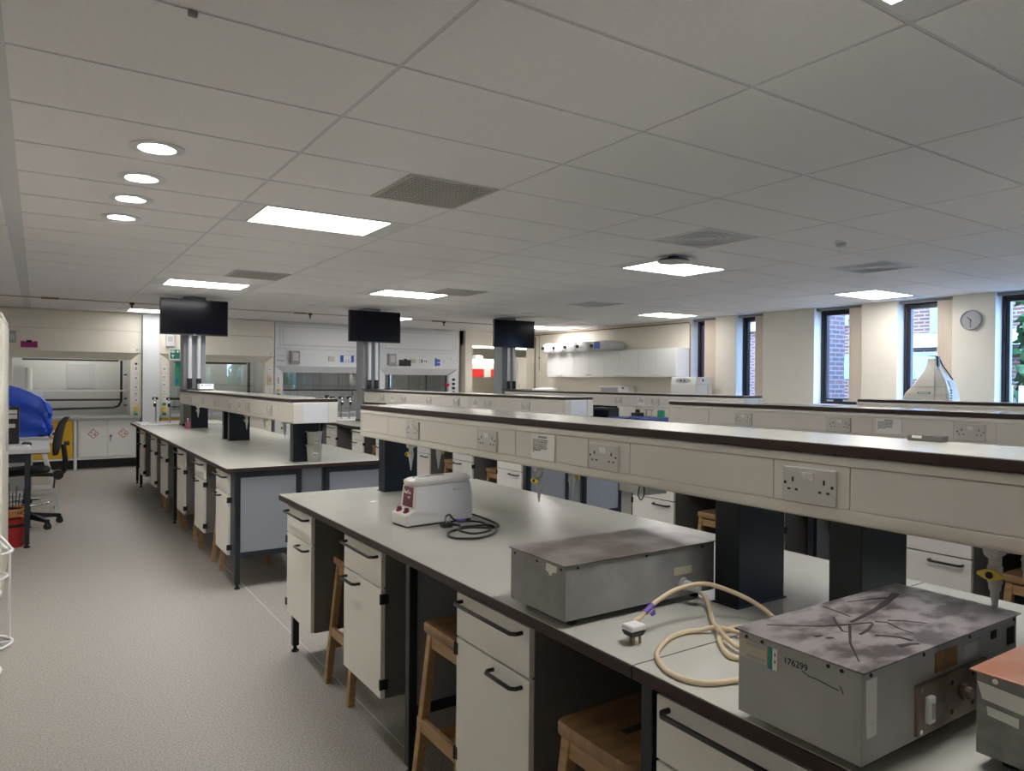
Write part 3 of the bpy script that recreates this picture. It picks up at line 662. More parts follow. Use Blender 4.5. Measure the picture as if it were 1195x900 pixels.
# copper lidded box at the frame edge
t = thing('metal_instrument_box', 'galvanised metal box with rusty copper lid at the right edge of the photo', 'instrument', (1.62,.47,.9), 'grey metal instrument boxes')
box(1.348,1.90,.36,.585,.922,1.062).build('case', M['boxgal'], t, bevel=.002)
box(1.340,1.908,.352,.593,1.062,1.0655).build('lid', M['copper'], t, bevel=.001)
feet(t, 1.348,1.90,.36,.585)
MB().prism([(.583,1.046),(.512,1.040),(.508,1.012),(.575,1.018)], 1.3468, 1.3485, 'yz').prism([(.568,1.008),(.520,1.004),(.520,.988),(.566,.993)], 1.3468, 1.3485, 'yz').build('torn_label', M['paper'], t)
MB().cyl((1.346,.555,1.054),(1.3485,.555,1.054),.005,n=10).build('screw', M['chrome'], t)
# cream mains cable with plug
t = thing('mains_cable', 'cream mains cable looped on the worktop, with white topped plug', 'cable', (1.45,1.2,.9))
MB().tube([(1.262,1.342,.934),(1.275,1.35,.945),(1.300,1.36,.945),(1.331,1.36,.962),(1.356,1.36,.976),(1.435,1.36,.998),(1.535,1.355,.999),(1.60,1.32,.978),(1.640,1.27,.952),(1.62,1.19,.935),(1.58,1.12,.915),(1.50,1.04,.907),(1.38,1.00,.907),(1.264,1.028,.907),
  (1.203,1.051,.907),(1.177,1.089,.907),(1.180,1.147,.907),(1.210,1.204,.907),(1.249,1.243,.907),(1.329,1.287,.907),(1.404,1.299,.907),(1.437,1.286,.908),(1.476,1.254,.918),(1.510,1.18,.912),(1.52,1.09,.907),(1.47,1.03,.907),(1.41,1.06,.907),
  (1.37,1.115,.907),(1.376,1.143,.907),(1.413,1.193,.908),(1.469,1.24,.908),(1.55,1.25,.907),(1.60,1.19,.907),(1.58,1.10,.907),(1.50,1.08,.908),(1.42,1.12,.914),(1.425,1.17,.916),(1.466,1.245,.920),(1.506,1.297,.913),(1.60,1.395,.918),(1.625,1.44,.935),(1.60,1.484,.955)], .0062, 10, sub=5).build('flex', M['cable'], t, smooth=True)
MB().lathe((1.602,1.486,.955), [(.014,0),(.0135,-.012),(.0145,-.014),(.0125,-.024),(.0135,-.026),(.0115,-.038),(.0125,-.04),(.009,-.055)], 14, 'y').build('strain_relief', M['lightgrey'], t, smooth=True)
MB().tube([(1.318,1.36,.955),(1.331,1.36,.9625),(1.345,1.36,.9705)], .0078, 10).prism([(1.328,.952),(1.345,.962),(1.349,.948),(1.336,.944)], 1.352, 1.3535, 'xz').build('purple_tape', M['purple'], t)
p = MB().box(1.222,1.270,1.305,1.345,.934,.950).build('plug_top', M['pure'], t, bevel=.005)
MB().loft([[(1.222,1.305,.934),(1.270,1.305,.934),(1.270,1.345,.934),(1.222,1.345,.934)],[(1.228,1.309,.921),(1.264,1.309,.921),(1.264,1.341,.921),(1.228,1.341,.921)]]).build('plug_base', M['black'], p, bevel=.002)
MB().box(1.243,1.249,1.333,1.337,.901,.922).box(1.232,1.238,1.312,1.316,.901,.922).box(1.254,1.260,1.312,1.316,.901,.922).build('plug_pin', M['pipe'], p)
# white shaker with maroon label
t = thing('bench_mixer', 'white lidded bench mixer with maroon control label and black cable', 'instrument', (1.352,2.962,.9), None)
L_, W_ = .365, .14
def row(x, hw, z): return [(x,-hw,z),(x,hw,z)]
prof = [(.0,.006),(.0,.056),(.045,.076),(.053,.180),(L_-.012,.187),(L_,.13),(L_-.004,.006)]
b = MB()
n = len(prof); vs = []; 
for s_ in (-1, 1):
    for x, z in prof:
        hw = W_/2 - (.012 if z > .1 else 0) - (.008 if x > L_-.02 else 0); vs.append((x, s_*hw, z))
b.add(vs, [(k,(k+1)%n,n+(k+1)%n,n+k) for k in range(n)] + [tuple(range(n)), tuple(range(2*n-1,n-1,-1))])
hs = b.build('housing', M['kit'], None)
def local(o): o.parent = t; return o
local(hs); bv = hs.modifiers.new('bevel','BEVEL'); bv.width = .007; bv.segments = 3
lp = []
for z, gx in ((.181,.004),(.187,0),(.199,.0),(.209,.012),(.213,.035)):
    ring = []
    hw = W_/2-.006-gx; x0, x1 = .045+gx, L_+.002-gx
    for cx_, cy_, a0 in ((x1-.05,hw-.05,0),(x0+.035,hw-.035,PI/2),(x0+.035,-hw+.035,PI),(x1-.05,-hw+.05,1.5*PI)):
        r_ = .05 if cx_ > .2 else .035
        for q in range(6): a = a0+q*PI/10; ring.append((cx_+r_*math.cos(a), cy_+r_*math.sin(a), z + (.004 if x1-.06 < cx_ else 0)))
    lp.append(ring)
ld = local(MB().loft(lp).build('lid', M['kit'], smooth=True))
k_ = local(MB().box(.2,.235,-.01,.01,.2155,.2185).build('lid_vent', M['greyplastic']))
pl = local(MB().add([(.0465,-.044,.084),(.0465,.044,.084),(.0535,.042,.172),(.0535,-.042,.172),(.0435,-.044,.084),(.0435,.044,.084),(.0505,.042,.172),(.0505,-.042,.172)], [(3,2,1,0),(4,5,6,7),(0,1,5,4),(1,2,6,5),(2,3,7,6),(3,0,4,7)]).build('control_label', M['maroon']))
tm = text('label_lettering', 'BeeTec', .021, M['paper'], None, (.0452,.037,.142), bold=.0005); tm.parent = pl
for v in tm.data.vertices: v.co.x += (v.co.z-.117)*.077
tm2 = text('label_number', '1500', .013, M['paper'], None, (.0452,.004,.122), bold=.0004); tm2.parent = pl
for v in tm2.data.vertices: v.co.x += (v.co.z-.117)*.077
tm3 = text('label_mark', '2 5\n1 10', .013, M['pink'], None, (.0452,.028,.104), space=.9); tm3.parent = pl
for v in tm3.data.vertices: v.co.x += (v.co.z-.117)*.077
for y_ in (.034,-.032): local(MB().lathe((.022,y_,.062), [(.017,0),(.016,.006),(.012,.008),(.010,.020),(.007,.022)], 16).build('dial_knob', M['maroon'], smooth=True))
local(MB().box(.006,.348,-W_/2+.008,W_/2-.008,.0,.007).build('base_plate', M['rubber']))
local(MB().box(.25,.30,-W_/2+.0035,-W_/2+.0085,.150,.155).build('side_mark', M['lightgrey']))
t.rotation_euler = (0,0,math.radians(4))
t = thing('mains_cable', 'black mains cable coiled beside the white mixer', 'cable', (1.6,2.75,.9))
MB().tube([(1.735,3.05,.925),(1.755,3.04,.91),(1.765,2.95,.906),(1.743,2.76,.906),(1.707,2.692,.906),(1.642,2.699,.908),(1.574,2.718,.912),(1.475,2.691,.912),(1.431,2.642,.908),(1.436,2.591,.906),(1.474,2.558,.906),(1.527,2.541,.906),(1.616,2.579,.907),(1.672,2.648,.913),(1.66,2.70,.918),(1.60,2.712,.918),(1.53,2.71,.920),(1.492,2.66,.920),(1.524,2.595,.914),(1.628,2.633,.908),
 (1.67,2.701,.907),(1.70,2.80,.906),(1.673,2.87,.906),(1.62,2.90,.907),(1.575,2.87,.93),(1.545,2.84,.952),(1.510,2.81,.950),(1.495,2.78,.935)], .0048, 8, sub=5).build('flex', M['blackcable'], t, smooth=True)
MB().tube([(1.655,2.885,.907),(1.635,2.895,.908),(1.61,2.895,.912)], .0062, 8).build('purple_tape', M['purple'], t)
p = MB().box(1.468,1.518,2.752,2.792,.912,.936).build('plug_body', M['black'], t, bevel=.006)
MB().box(1.482,1.487,2.757,2.760,.934,.956).box(1.500,1.505,2.757,2.760,.934,.956).box(1.491,1.496,2.782,2.785,.934,.958).build('plug_pin', M['greyplastic'], p)
MB().cyl((1.52,2.77,.924),(1.56,2.77,.914),.007,.005,n=10).build('cord_grip', M['black'], p)
c = MB().prism([(1.49,3.60),(1.52,3.605),(1.535,3.62),(1.515,3.64),(1.485,3.63)], .9, .903, 'xy'); tag(c.build('paper_scrap', M['paper']), 'torn white paper scrap lying on the worktop left of the white mixer', 'scrap')
t = thing('key_safe', 'small grey box with white label standing on the back edge of the nearest shelf', 'box', (1.955,.97,1.405))
MB().box(1.93,1.965,.925,1.012,1.405,1.4215).build('case', mat('taupe_plastic', (.13,.125,.11), .5), t, bevel=.002)
MB().box(1.929,1.9305,.975,1.0,1.4125,1.4195).build('label', M['paper'], t)
# ------------------------------------------------------------------ long left bench: tubs, sink, taps, bottle
t0 = thing('plastic_tub', 'lower clear plastic tub of the stack on the long left bench, with paper labels', 'tub', (1.845,5.655,.9), 'stacked clear plastic tubs')
def tub(t, c, z, lb):
    o = MB().lathe((c[0],c[1],z), [(.050,0),(.052,.004),(.060,.125),(.067,.127),(.067,.133),(.062,.134),(.058,.126),(.049,.006),(.02,.006)], 28).build('bowl', M['tub'], t, smooth=True)
    a0, a1 = -1.98, -1.40
    vs = []
    for k in range(7):
        a = a0+(a1-a0)*k/6
        for zz, rr in ((.045,.0568),(.080,.0594)): vs.append((c[0]+rr*math.cos(a), c[1]+rr*math.sin(a), z+zz))
    lab = MB().add(vs, [(2*k,2*k+2,2*k+3,2*k+1) for k in range(6)]).build('paper_label', M['paper'], t, fix=False)
    text('lettering', lb, .014, M['ink'], t, (c[0]-.030, c[1]-.0612, z+.056), '-y', bold=.0004)
tub(t0, (1.845,5.655), .9, 'Waste 1')
t1 = thing('plastic_tub', 'upper clear plastic tub of the stack on the long left bench', 'tub', (1.845,5.655,1.0), 'stacked clear plastic tubs')
tub(t1, (1.845,5.655), 1.008, 'Waste 2')
def sink(cx, lab, taps):
    t = thing('drip_sink', 'white ' + lab, 'sink', (cx, 11.55, .9))
    MB().box(cx-.60,cx+.55,11.15,11.95,.9,.912).build('rim', M['white'], t, bevel=.004)
    MB().box(cx-.45,cx+.1,11.3,11.8,.9125,.914).build('basin', M['lightgrey'], t)
    for (x, y), lb in taps:
        w = thing('water_tap', lb, 'tap', (x,y,.912), 'swan neck water taps')
        MB().cyl((x,y,.912),(x,y,.925),.028,n=14).tube([(x,y,.92),(x,y,1.18),(x-.006,y-.02,1.235),(x-.02,y-.07,1.26),(x-.03,y-.13,1.24),(x-.032,y-.15,1.19)], .014, 10, sub=3).build('neck', M['chrome'], w, smooth=True)
        MB().box(x-.045,x+.03,y-.03,y+.02,1.245,1.285).cyl((x-.032,y-.15,1.20),(x-.032,y-.15,1.15),.017,n=10).build('head', M['black'], w, bevel=.006)
sink(1.80, 'sink unit at the far end of the long left bench', [((1.433,11.60),'grey swan neck tap at the far end of the long left bench, left one'),((1.585,11.35),'grey swan neck tap close to the left grey column')])
sink(4.42, 'sink unit at the far end of the far middle bench', [((4.05,11.5),'left swan neck tap at the far end of the middle bench'),((4.17,11.42),'middle swan neck tap at the far end of the middle bench'),((4.285,11.36),'swan neck tap nearest the middle grey column')])
t = thing('soap_bottle', 'small pink bottle standing by the black pillar under the left screen', 'bottle', (1.64,10.2,.9))
MB().lathe((1.64,10.2,.9), [(.03,0),(.034,.01),(.034,.07),(.02,.09),(.010,.10),(.010,.11)], 18).build('body', M['pink'], t, smooth=True)
MB().cyl((1.64,10.2,1.01),(1.64,10.2,1.035),.010,n=12).build('cap', M['pure'], t)
# ------------------------------------------------------------------ screens, risers and poles
def screen_set(cx, who, logo):
    c = thing('service_riser', 'tall grey riser column behind the %s black screen' % who, 'column', (cx+.02,10.95,0), 'grey riser columns')
    MB().box(cx-.12,cx+.165,10.80,11.09,.9,2.695).build('casing', M['colgrey'], c, bevel=.004)
    MB().box(cx-.128,cx+.173,10.792,11.098,.9,.93).build('foot_trim', M['pillar'], c)
    MB().box(cx+.02,cx+.024,10.797,10.80,1.42,2.69).build('joint_strip', M['track'], c)
    t = thing('television', 'black flat %s screen hanging below the ceiling' % who, 'screen', (cx-.02,10.55,2.15), 'black screens above the far benches')
    w = .43; x0, x1 = cx-.02-w, cx-.02+w
    MB().box(x0,x1,10.555,10.60,2.150,2.636).build('housing', M['black'], t, bevel=.006)
    MB().box(x0+.012,x1-.012,10.5535,10.556,2.165,2.626).build('display', M['screen'], t)
    MB().box(cx-.2,cx+.16,10.60,10.64,2.25,2.55).build('back_cover', M['black'], t, bevel=.01)
    MB().box(cx-.05,cx+.01,10.548,10.556,2.141,2.15).build('sensor_tab', M['greyplastic'], t, bevel=.002)
    if logo: text('logo', 'LG', .016, M['lightgrey'], t, (cx-.032,10.5525,2.1535), '-y', bold=.0004)
    s = thing('screen_stand', 'pair of silver poles on a black base carrying the %s screen' % who, 'stand', (cx-.04,10.68,1.405), 'screen stands on the raised shelves')
    for x in (cx-.06, cx+.055):
        p = MB().cyl((x,10.68,1.42),(x,10.68,2.50),.027,n=18).build('pole', M['polepaint'], s, smooth=True)
        MB().cyl((x,10.68,1.42),(x,10.68,1.56),.034,n=18).build('sleeve', M['black'], p, smooth=True)
    MB().box(cx-.165,cx+.17,10.28,10.75,1.405,1.42).build('base_plate', M['black'], s, bevel=.003)
    MB().box(cx-.12,cx+.10,10.64,10.66,2.22,2.52).build('bracket', M['black'], s)
screen_set(1.80,'left',True); screen_set(4.42,'middle',False); screen_set(7.04,'right',False)
t = thing('paper_box', 'white printed box lying on the shelf beside the left screen poles', 'box', (1.82,10.1,1.405))
MB().box(1.76,1.93,10.05,10.25,1.42,1.49).build('carton', M['pure'], t, bevel=.003)
MB().box(1.775,1.80,10.0490,10.0505,1.465,1.478).box(1.815,1.905,10.0490,10.0505,1.468,1.474).build('print_mark', M['bluelab'], t)
t = thing('remote_control', 'small black handset lying on the base of the middle screen stand', 'remote', (4.52,10.35,1.42))
MB().box(4.48,4.56,10.33,10.37,1.42,1.436).build('case', M['black'], t, bevel=.004); MB().box(4.50,4.54,10.34,10.36,1.4362,1.438).build('keypad', M['greyplastic'], t)
t = thing('gas_valve', 'small black double valve on the end of the long left bench shelf', 'valve', (1.93,5.62,1.405))
MB().box(1.84,1.90,5.6,5.62,1.405,1.412).build('base', M['black'], t); MB().cyl((1.93,5.62,1.405),(1.93,5.62,1.43),.012,n=12).cyl((1.915,5.62,1.425),(1.95,5.62,1.425),.008,n=10).build('valve_body', M['black'], t)
# ------------------------------------------------------------------ far right bench clutter
t = thing('monitor', 'dark box shaped monitor on the far right bench, left of the blue racks', 'monitor', (6.60,7.62,.9))
MB().box(6.52,6.70,7.45,7.80,.9,1.20).build('case', M['steel'], t, bevel=.008); MB().box(6.516,6.521,7.48,7.77,.95,1.17).build('front_panel', M['screen'], t)
t = thing('tray', 'blue shallow tray stack left of the blue rack', 'tray', (6.56,7.2,.9))
MB().box(6.48,6.66,7.08,7.38,.9,1.07).build('drawer_case', M['lightgrey'], t, bevel=.004); MB().box(6.46,6.68,7.06,7.42,1.07,1.085).build('blue_top', M['bluerack'], t)
t = thing('tube_rack', 'long blue rack with round cut out on the far right bench', 'rack', (6.56,6.68,.9))
MB().box(6.46,6.66,6.40,6.98,1.085,1.115).build('deck', M['bluerack'], t)
for y in (6.42,6.66,6.80,6.95): MB().box(6.48,6.64,y-.05,y+.03,.9,1.085).build('support', M['bluerack'], t)
t = thing('balance', 'small black balance standing on the blue rack', 'balance', (6.55,6.95,1.115))
MB().box(6.50,6.60,6.86,7.0,1.115,1.16).build('case', M['black'], t, bevel=.006); MB().cyl((6.55,6.93,1.16),(6.55,6.93,1.20),.03,n=14).build('pan', M['black'], t)
t = thing('burner_stand', 'small grey stand on the blue rack', 'stand', (6.55,6.72,1.115))
MB().box(6.52,6.58,6.66,6.78,1.195,1.21).build('plate', M['greyplastic'], t)
for y in (6.67,6.77): MB().cyl((6.55,y,1.115),(6.55,y,1.2),.008,n=8).build('leg', M['greyplastic'], t)
t = thing('bottle_carton', 'small green carton on the end of the blue rack', 'carton', (6.55,6.5,1.115))
MB().box(6.51,6.57,6.46,6.53,1.115,1.20).build('body', M['greenbr'], t, bevel=.003); MB().box(6.515,6.565,6.465,6.525,1.2,1.206).build('flap', M['teal'], t)
# ------------------------------------------------------------------ fume cupboards along the back
def quad(m, a, b, c, d): m.add([a,b,c,d], [(0,1,2,3)])
def fume(name, label, x0, x1, m, hz, sk, white, jl=.17, jr=.17):
    """hz: header bottom, sk: skirt bottom"""
    t = thing(name, label, 'fume cupboard', ((x0+x1)/2, 14.15, 0), 'fume cupboards on the back wall')
    Y = 14.15
    ft = 2.375 if not white else 2.16
    box(x0, x1, Y, Y+.8, ft+.004, 2.69).build('upper_panel', M[m], t)
    if white:
        ap = MB().box(x0+.09, x1-.09, Y-.006, Y, ft+.06, 2.655).box(x0+.15, x1-.15, Y-.010, Y-.006, ft+.075, 2.60).build('access_panel', M[m], t, bevel=.002)
        gl = MB()
        for u0, u1, w0, w1, yy in ((x0+.09,x1-.09,ft+.06,2.655,Y-.0065),(x0+.15,x1-.15,ft+.075,2.60,Y-.0105)): gl.box(u0,u1,yy,yy+.002,w0,w0+.006).box(u0,u1,yy,yy+.002,w1-.006,w1).box(u0,u0+.006,yy,yy+.002,w0+.006,w1-.006).box(u1-.006,u1,yy,yy+.002,w0+.006,w1-.006)
        gl.build('panel_seam', M['greyplastic'], ap)
    box(x0, x1, Y-.004, Y+.10, hz, ft).build('header', M[m], t, bevel=.002)
    sx0, sx1 = x0+jl, x1-jr
    s = MB(); s.add([(x0+.02,Y,hz),(x1-.02,Y,hz),(sx1,Y+.10,sk),(sx0,Y+.10,sk),(x0+.02,Y+.12,hz),(x1-.02,Y+.12,hz),(sx1,Y+.12,sk),(sx0,Y+.12,sk)],
        [(0,1,2,3),(4,7,6,5),(0,4,5,1),(3,2,6,7),(0,3,7,4),(1,5,6,2)])
    s.build('sloped_hood', M[m], t)
    for a, b, e in ((x0, sx0, 1), (sx1, x1, -1)):
        o, i = (a, b) if e > 0 else (b, a)
        MB().prism([(o,.90),(i,.90),(i,sk-.01),(o+e*.02,hz-.004),(o,hz-.004)], Y+.012, Y+.12, 'xz').build('side_post', M[m], t)
    # chamber
    c = MB().box(sx0-.02, sx1+.02, Y+.78, Y+.80, .9, 2.3).box(sx0-.02, sx0, Y+.12, Y+.78, .9, 2.3).box(sx1, sx1+.02, Y+.12, Y+.78, .9, 2.3).box(sx0, sx1, Y+.12, Y+.78, 2.28, 2.3)
    ch = c.build('chamber', M['liner'], t)
    MB().box(sx0+.3, sx1-.3, Y+.22, Y+.32, 2.262, 2.28).build('chamber_lamp', M['lampc'], t)
    MB().box(x0+.01, x1-.01, Y-.05, Y+.80, .862, .90).build('worktop', M['alu' if not white else 'lightgrey'], t, bevel=.004)
    return t, sx0, sx1
g = 'cream'
Y = 14.15
# left cream cupboard
t, a, b = fume('fume_cupboard', 'cream fume cupboard at the far left behind the blue cover', -.52, 1.52, 'fcream', 2.0, 1.88, False)
MB().box(a+.13,b-.18,Y+.105,Y+.118,1.845,1.872).build('top_rail', M['black'], t)
MB().box(a,b-.02,Y+.45,Y+.60,1.32,1.345).build('shelf', M['pure'], t)
MB().box(.42,.85,Y+.76,Y+.778,1.37,1.80).build('notice_sheet', M['lightgrey'], t)
MB().tube([(b-.10,Y+.5,1.87),(b-.10,Y+.5,1.15),(b-.14,Y+.5,1.06),(b-.22,Y+.5,1.03),(a+.1,Y+.5,1.0)], .02, 8).tube([(a+.1,Y+.55,1.17),(b-.08,Y+.55,1.17)], .016, 8).build('hose_rail', M['black'], t)
for z in (1.62,1.19,1.07): MB().cyl((b-.06,Y+.5,z),(b-.01,Y+.5,z),.012,n=8).build('pipe_clip', M['black'], t)
def outlets(t, x, yw, zs, knobs):
    for z0, z1 in zs:
        s = MB().box(x-.04,x+.04,yw-.008,yw,z0,z1).build('outlet_plate', M['pure'], t, bevel=.002)
        MB().box(x-.03,x+.03,yw-.0092,yw-.008,z0+.015,z0+.022).box(x-.018,x+.018,yw-.0092,yw-.008,z0+.05,z1-.02).build('outlet_mark', M['greyplastic'], s)
    for z, k in knobs:
        n = MB().cyl((x,yw,z),(x,yw-.035,z),.03,n=14).box(x-.035,x+.035,yw-.045,yw-.03,z-.012,z+.012).build('service_knob', M[k], t, bevel=.003)
YP = Y+.012
outlets(t, 1.435, YP, [(1.65,1.78),(1.49,1.60),(1.33,1.44),(1.22,1.32),(1.11,1.21)], [(1.045,'yellow'),(.985,'yellow'),(.92,'teal')])
k = MB().cyl((1.435,YP,1.81),(1.435,YP-.01,1.81),.02,n=12).build('dial', M['black'], t)
MB().box(1.345,1.465,Y-.008,Y-.004,2.035,2.075).build('maker_plate', M['pure'], t); MB().box(1.43,1.462,Y-.010,Y-.008,2.04,2.07).build('plate_mark', M['greyplastic'], t)
c = MB().box(-.40,-.30,Y-.07,Y-.004,2.12,2.31).build('control_box', M['greyplastic'], t, bevel=.004); MB().box(-.38,-.32,Y-.073,Y-.07,2.16,2.26).build('switch_face', M['lightgrey'], c)
MB().cyl((-.13,Y+.35,1.35),(-.13,Y+.35,1.72),.05,n=16).build('paper_roll', M['paper'], t)
MB().box(-.40,-.18,Y+.3,Y+.33,1.30,1.75).build('side_board', M['liner'], t)
q = thing('wall_folder', 'magenta plastic holder on the left fume cupboard header', 'holder', (-.12,Y-.02,2.07), 'plastic holders on the fume cupboards')
MB().prism([(-.24,2.05),(-.01,2.05),(-.01,2.15),(-.06,2.15),(-.08,2.135),(-.17,2.135),(-.19,2.15),(-.24,2.15)], Y-.045, Y-.005, 'xz').build('tray', M['magenta'], q)
MB().box(-.165,-.085,Y-.05,Y-.045,2.125,2.165).build('clip', M['black'], q)
# base units of the left cupboard
def diamond(t, x, y, z, s, mark, parent=None):
    d = MB().prism([(x-s,z),(x,z-s),(x+s,z),(x,z+s)], y-.002, y, 'xz').build('hazard_border', M['hazred'], parent)
    i = s*.84; w = MB().prism([(x-i,z),(x,z-i),(x+i,z),(x,z+i)], y-.0032, y-.0021, 'xz').build('hazard_field', M['paper'], parent)
    p = MB()
    if mark == 'c':                                                 # drops falling on a bar and a hand
        p.box(x-s*.42,x-s*.06,y-.0042,y-.0033,z-s*.30,z-s*.22).prism([(x+s*.05,z-s*.22),(x+s*.5,z-s*.25),(x+s*.45,z-s*.05),(x+s*.1,z-s*.02)], y-.0042, y-.0033, 'xz')
        p.bar((x-s*.5,y-.0038,z+s*.22),(x-s*.15,y-.0038,z+s*.36),.001,s*.1).bar((x+s*.1,y-.0038,z+s*.3),(x+s*.42,y-.0038,z+s*.16),.001,s*.1)
        p.box(x-s*.28,x-s*.2,y-.0042,y-.0033,z-s*.02,z+s*.1)
    else:                                                           # flame
        p.prism([(x-s*.25,z-s*.25),(x+s*.25,z-s*.25),(x+s*.30,z+s*.05),(x+s*.12,z+s*.02),(x+s*.02,z+s*.5),(x-s*.14,z+s*.1),(x-s*.28,z+s*.12)], y-.0042, y-.0033, 'xz').box(x-s*.32,x+s*.32,y-.0042,y-.0033,z-s*.42,z-s*.35)
    p.build('hazard_symbol', M['ink'], parent)
fr = thing('cupboard_underframe', 'white steel underframe below the left cream fume cupboard', 'frame', (.5,14.2,0))
for x in (.505,1.455,-.45): box(x,x+.045,14.16,14.20,0,.858).build('leg', M['fwhite'], fr)
for x0, x1, z0, z1 in ((.55,1.455,.165,.195),(-.405,.505,.165,.195),(-.405,.505,.835,.858),(.55,1.455,.835,.858)): box(x0,x1,14.16,14.20,z0,z1).build('rail', M['fwhite'], fr)
MB().box(-.45,1.5,14.35,14.4,0,.165).build('plinth', M['black'], fr)
c = thing('flammables_cabinet', 'yellow storage cabinet with hazard diamond behind the black chair', 'cabinet', (.05,14.3,.2))
MB().box(-.39,.495,14.17,14.75,.197,.833).build('body', M['yellowcab'], c); d = MB().box(-.36,.47,14.155,14.17,.215,.82).build('door', M['yellowcab'], c, bevel=.003)
diamond(c, .22, 14.155, .62, .085, 'f', d)
MB().box(.13,.32,14.153,14.156,.47,.53).build('sign_strip', M['paper'], d)
c = thing('corrosives_cabinet', 'white two door chemical cabinet with corrosive hazard diamonds', 'cabinet', (1.0,14.3,.2))
MB().box(.56,1.45,14.17,14.75,.197,.833).build('body', M['white'], c)
for x0, x1 in ((.585,.995),(1.001,1.425)):
    d = MB().box(x0,x1,14.155,14.17,.215,.82).build('door', M['white'], c, bevel=.002)
    diamond(c, (x0+x1)/2+(0 if x0 < .8 else .03), 14.155, .60, .085, 'c', d)
    if x0 > .8: MB().cyl((1.05,14.156,.56),(1.05,14.135,.56),.018,n=12).cyl((1.05,14.135,.56),(1.045,14.13,.47),.007,n=8).build('handle', M['chrome'], d)
# second cream cupboard
t, a, b = fume('fume_cupboard', 'cream fume cupboard behind the left screen', 1.80, 3.815, 'fcream', 2.0, 1.88, False)
box(a,b,Y+.13,Y+.136,.98,1.90).build('sash_glass', M['sash'], t)
MB().box(a+.13,b-.32,Y+.105,Y+.118,1.835,1.872).build('top_rail', M['black'], t)
MB().box(b-.29,b-.24,Y+.14,Y+.17,.98,1.88).box(a,a+.02,Y+.14,Y+.17,.98,1.88).build('sash_stile', M['black'], t)
outlets(t, 3.735, YP, [(1.68,1.78),(1.34,1.40),(1.26,1.32),(1.18,1.24),(1.10,1.16)], [])
s_ = MB().box(3.69,3.78,YP-.04,YP,1.46,1.64).build('isolator_switch', M['blind'], t, bevel=.004); MB().box(3.71,3.75,YP-.043,YP-.04,1.51,1.59).build('rocker', M['greyplastic'], s_)
outlets(t, 1.885, YP, [(1.66,1.77),(1.52,1.62),(1.38,1.48),(1.27,1.36),(1.16,1.25)], [(1.10,'teal'),(1.035,'yellow'),(.975,'yellow'),(.915,'teal')])
c = MB().box(1.90,2.04,Y-.08,Y-.004,2.13,2.37).build('control_box', M['lightgrey'], t, bevel=.005); MB().box(1.93,2.01,Y-.083,Y-.08,2.22,2.31).build('switch_face', M['greyplastic'], c)
MB().box(3.64,3.76,Y-.008,Y-.004,2.035,2.08).build('maker_plate', M['pure'], t); MB().box(3.73,3.757,Y-.010,Y-.008,2.04,2.07).build('plate_mark', M['greyplastic'], t)
MB().box(a+.02,a+.4,Y+.45,Y+.5,1.16,1.20).box(a+.02,a+.5,Y+.45,Y+.5,1.02,1.04).build('hose_rail', M['black'], t)
MB().box(1.83,2.6,14.155,14.19,.81,.856).build('cabinet_lip', M['yellowcab'], t)
MB().box(1.83,3.78,14.19,14.75,.2,.856).build('base_cabinet', M['fcream'], t); MB().box(1.85,3.76,14.3,14.7,0,.2).build('plinth', M['black'], t)
q = thing('eyewash_sign', 'green square sign with white eye and cross symbols left of the left grey column', 'sign', (2.04,Y-.1,1.99))
MB().box(1.945,2.135,Y-.12,Y-.10,1.89,2.095).build('border', M['pure'], q, bevel=.003)
MB().box(1.96,2.12,Y-.122,Y-.12,1.91,2.08).build('field', M['green'], q)
MB().tube([(2.005+.033*math.cos(a*PI/8),Y-.1225,2.04+.019*math.sin(a*PI/8)) for a in range(16)], .005, 6, True).cyl((2.005,Y-.1215,2.04),(2.005,Y-.1235,2.04),.011,n=12).box(2.078,2.092,Y-.1235,Y-.1215,2.02,2.062).box(2.064,2.106,Y-.1235,Y-.1215,2.034,2.048).box(1.998,2.012,Y-.1235,Y-.1215,1.93,1.975).box(1.982,2.028,Y-.1235,Y-.1215,1.965,1.98).build('symbol', M['paper'], q)
MB().box(2.02,2.06,Y-.10,Y-.004,2.0,2.1).build('bracket', M['greyplastic'], q)
q = thing('hanging_banner', 'tall narrow green strip hanging left of the left grey column', 'strip', (2.13,Y-.01,1.45))
MB().box(2.06,2.14,Y-.03,Y-.015,1.42,1.86).build('panel', M['greenbr'], q, bevel=.004)
MB().box(2.075,2.105,Y-.032,Y-.03,1.46,1.56).build('label', M['bluelab'], q); MB().box(2.06,2.14,Y-.015,Y+.11,1.84,1.86).build('hook', M['track'], q)
# two white cupboards
M['ctrl'] = mat('mid_grey_plastic', (.30,.30,.29), .45)
def ctrl(t, x, z0, z1, k='ctrl'):
    c = MB().box(x-.09,x+.09,Y-.10,Y-.004,z0,z1).build('control_box', M[k], t, bevel=.006); MB().box(x-.05,x+.06,Y-.104,Y-.10,z0+.06,z1-.04).build('switch_face', M['lightgrey'], c)
t, a, b = fume('fume_cupboard', 'white fume cupboard between the left and middle screens', 3.83, 5.955, 'fwhite', 1.82, 1.70, True, .16, .16)
box(a,b,Y+.13,Y+.136,1.36,1.72).build('sash_glass', M['sash'], t)
MB().box(a,b,Y+.115,Y+.15,1.335,1.36).build('sash_rail', M['black'], t)
bk = MB()
for q in range(9): bk.box(a+.35+q*.16,a+.36+q*.16,Y+.765,Y+.779,.9,2.0)
bk.build('blind_reflection', M['lightgrey'], t)  # upright strips stand in for blinds reflected in the sash glass
ctrl(t, 4.20, 1.87, 2.12)
outlets(t, 3.90, YP, [(1.42,1.62)], [(1.355,'yellow'),(1.26,'bluelab'),(1.17,'yellow')])
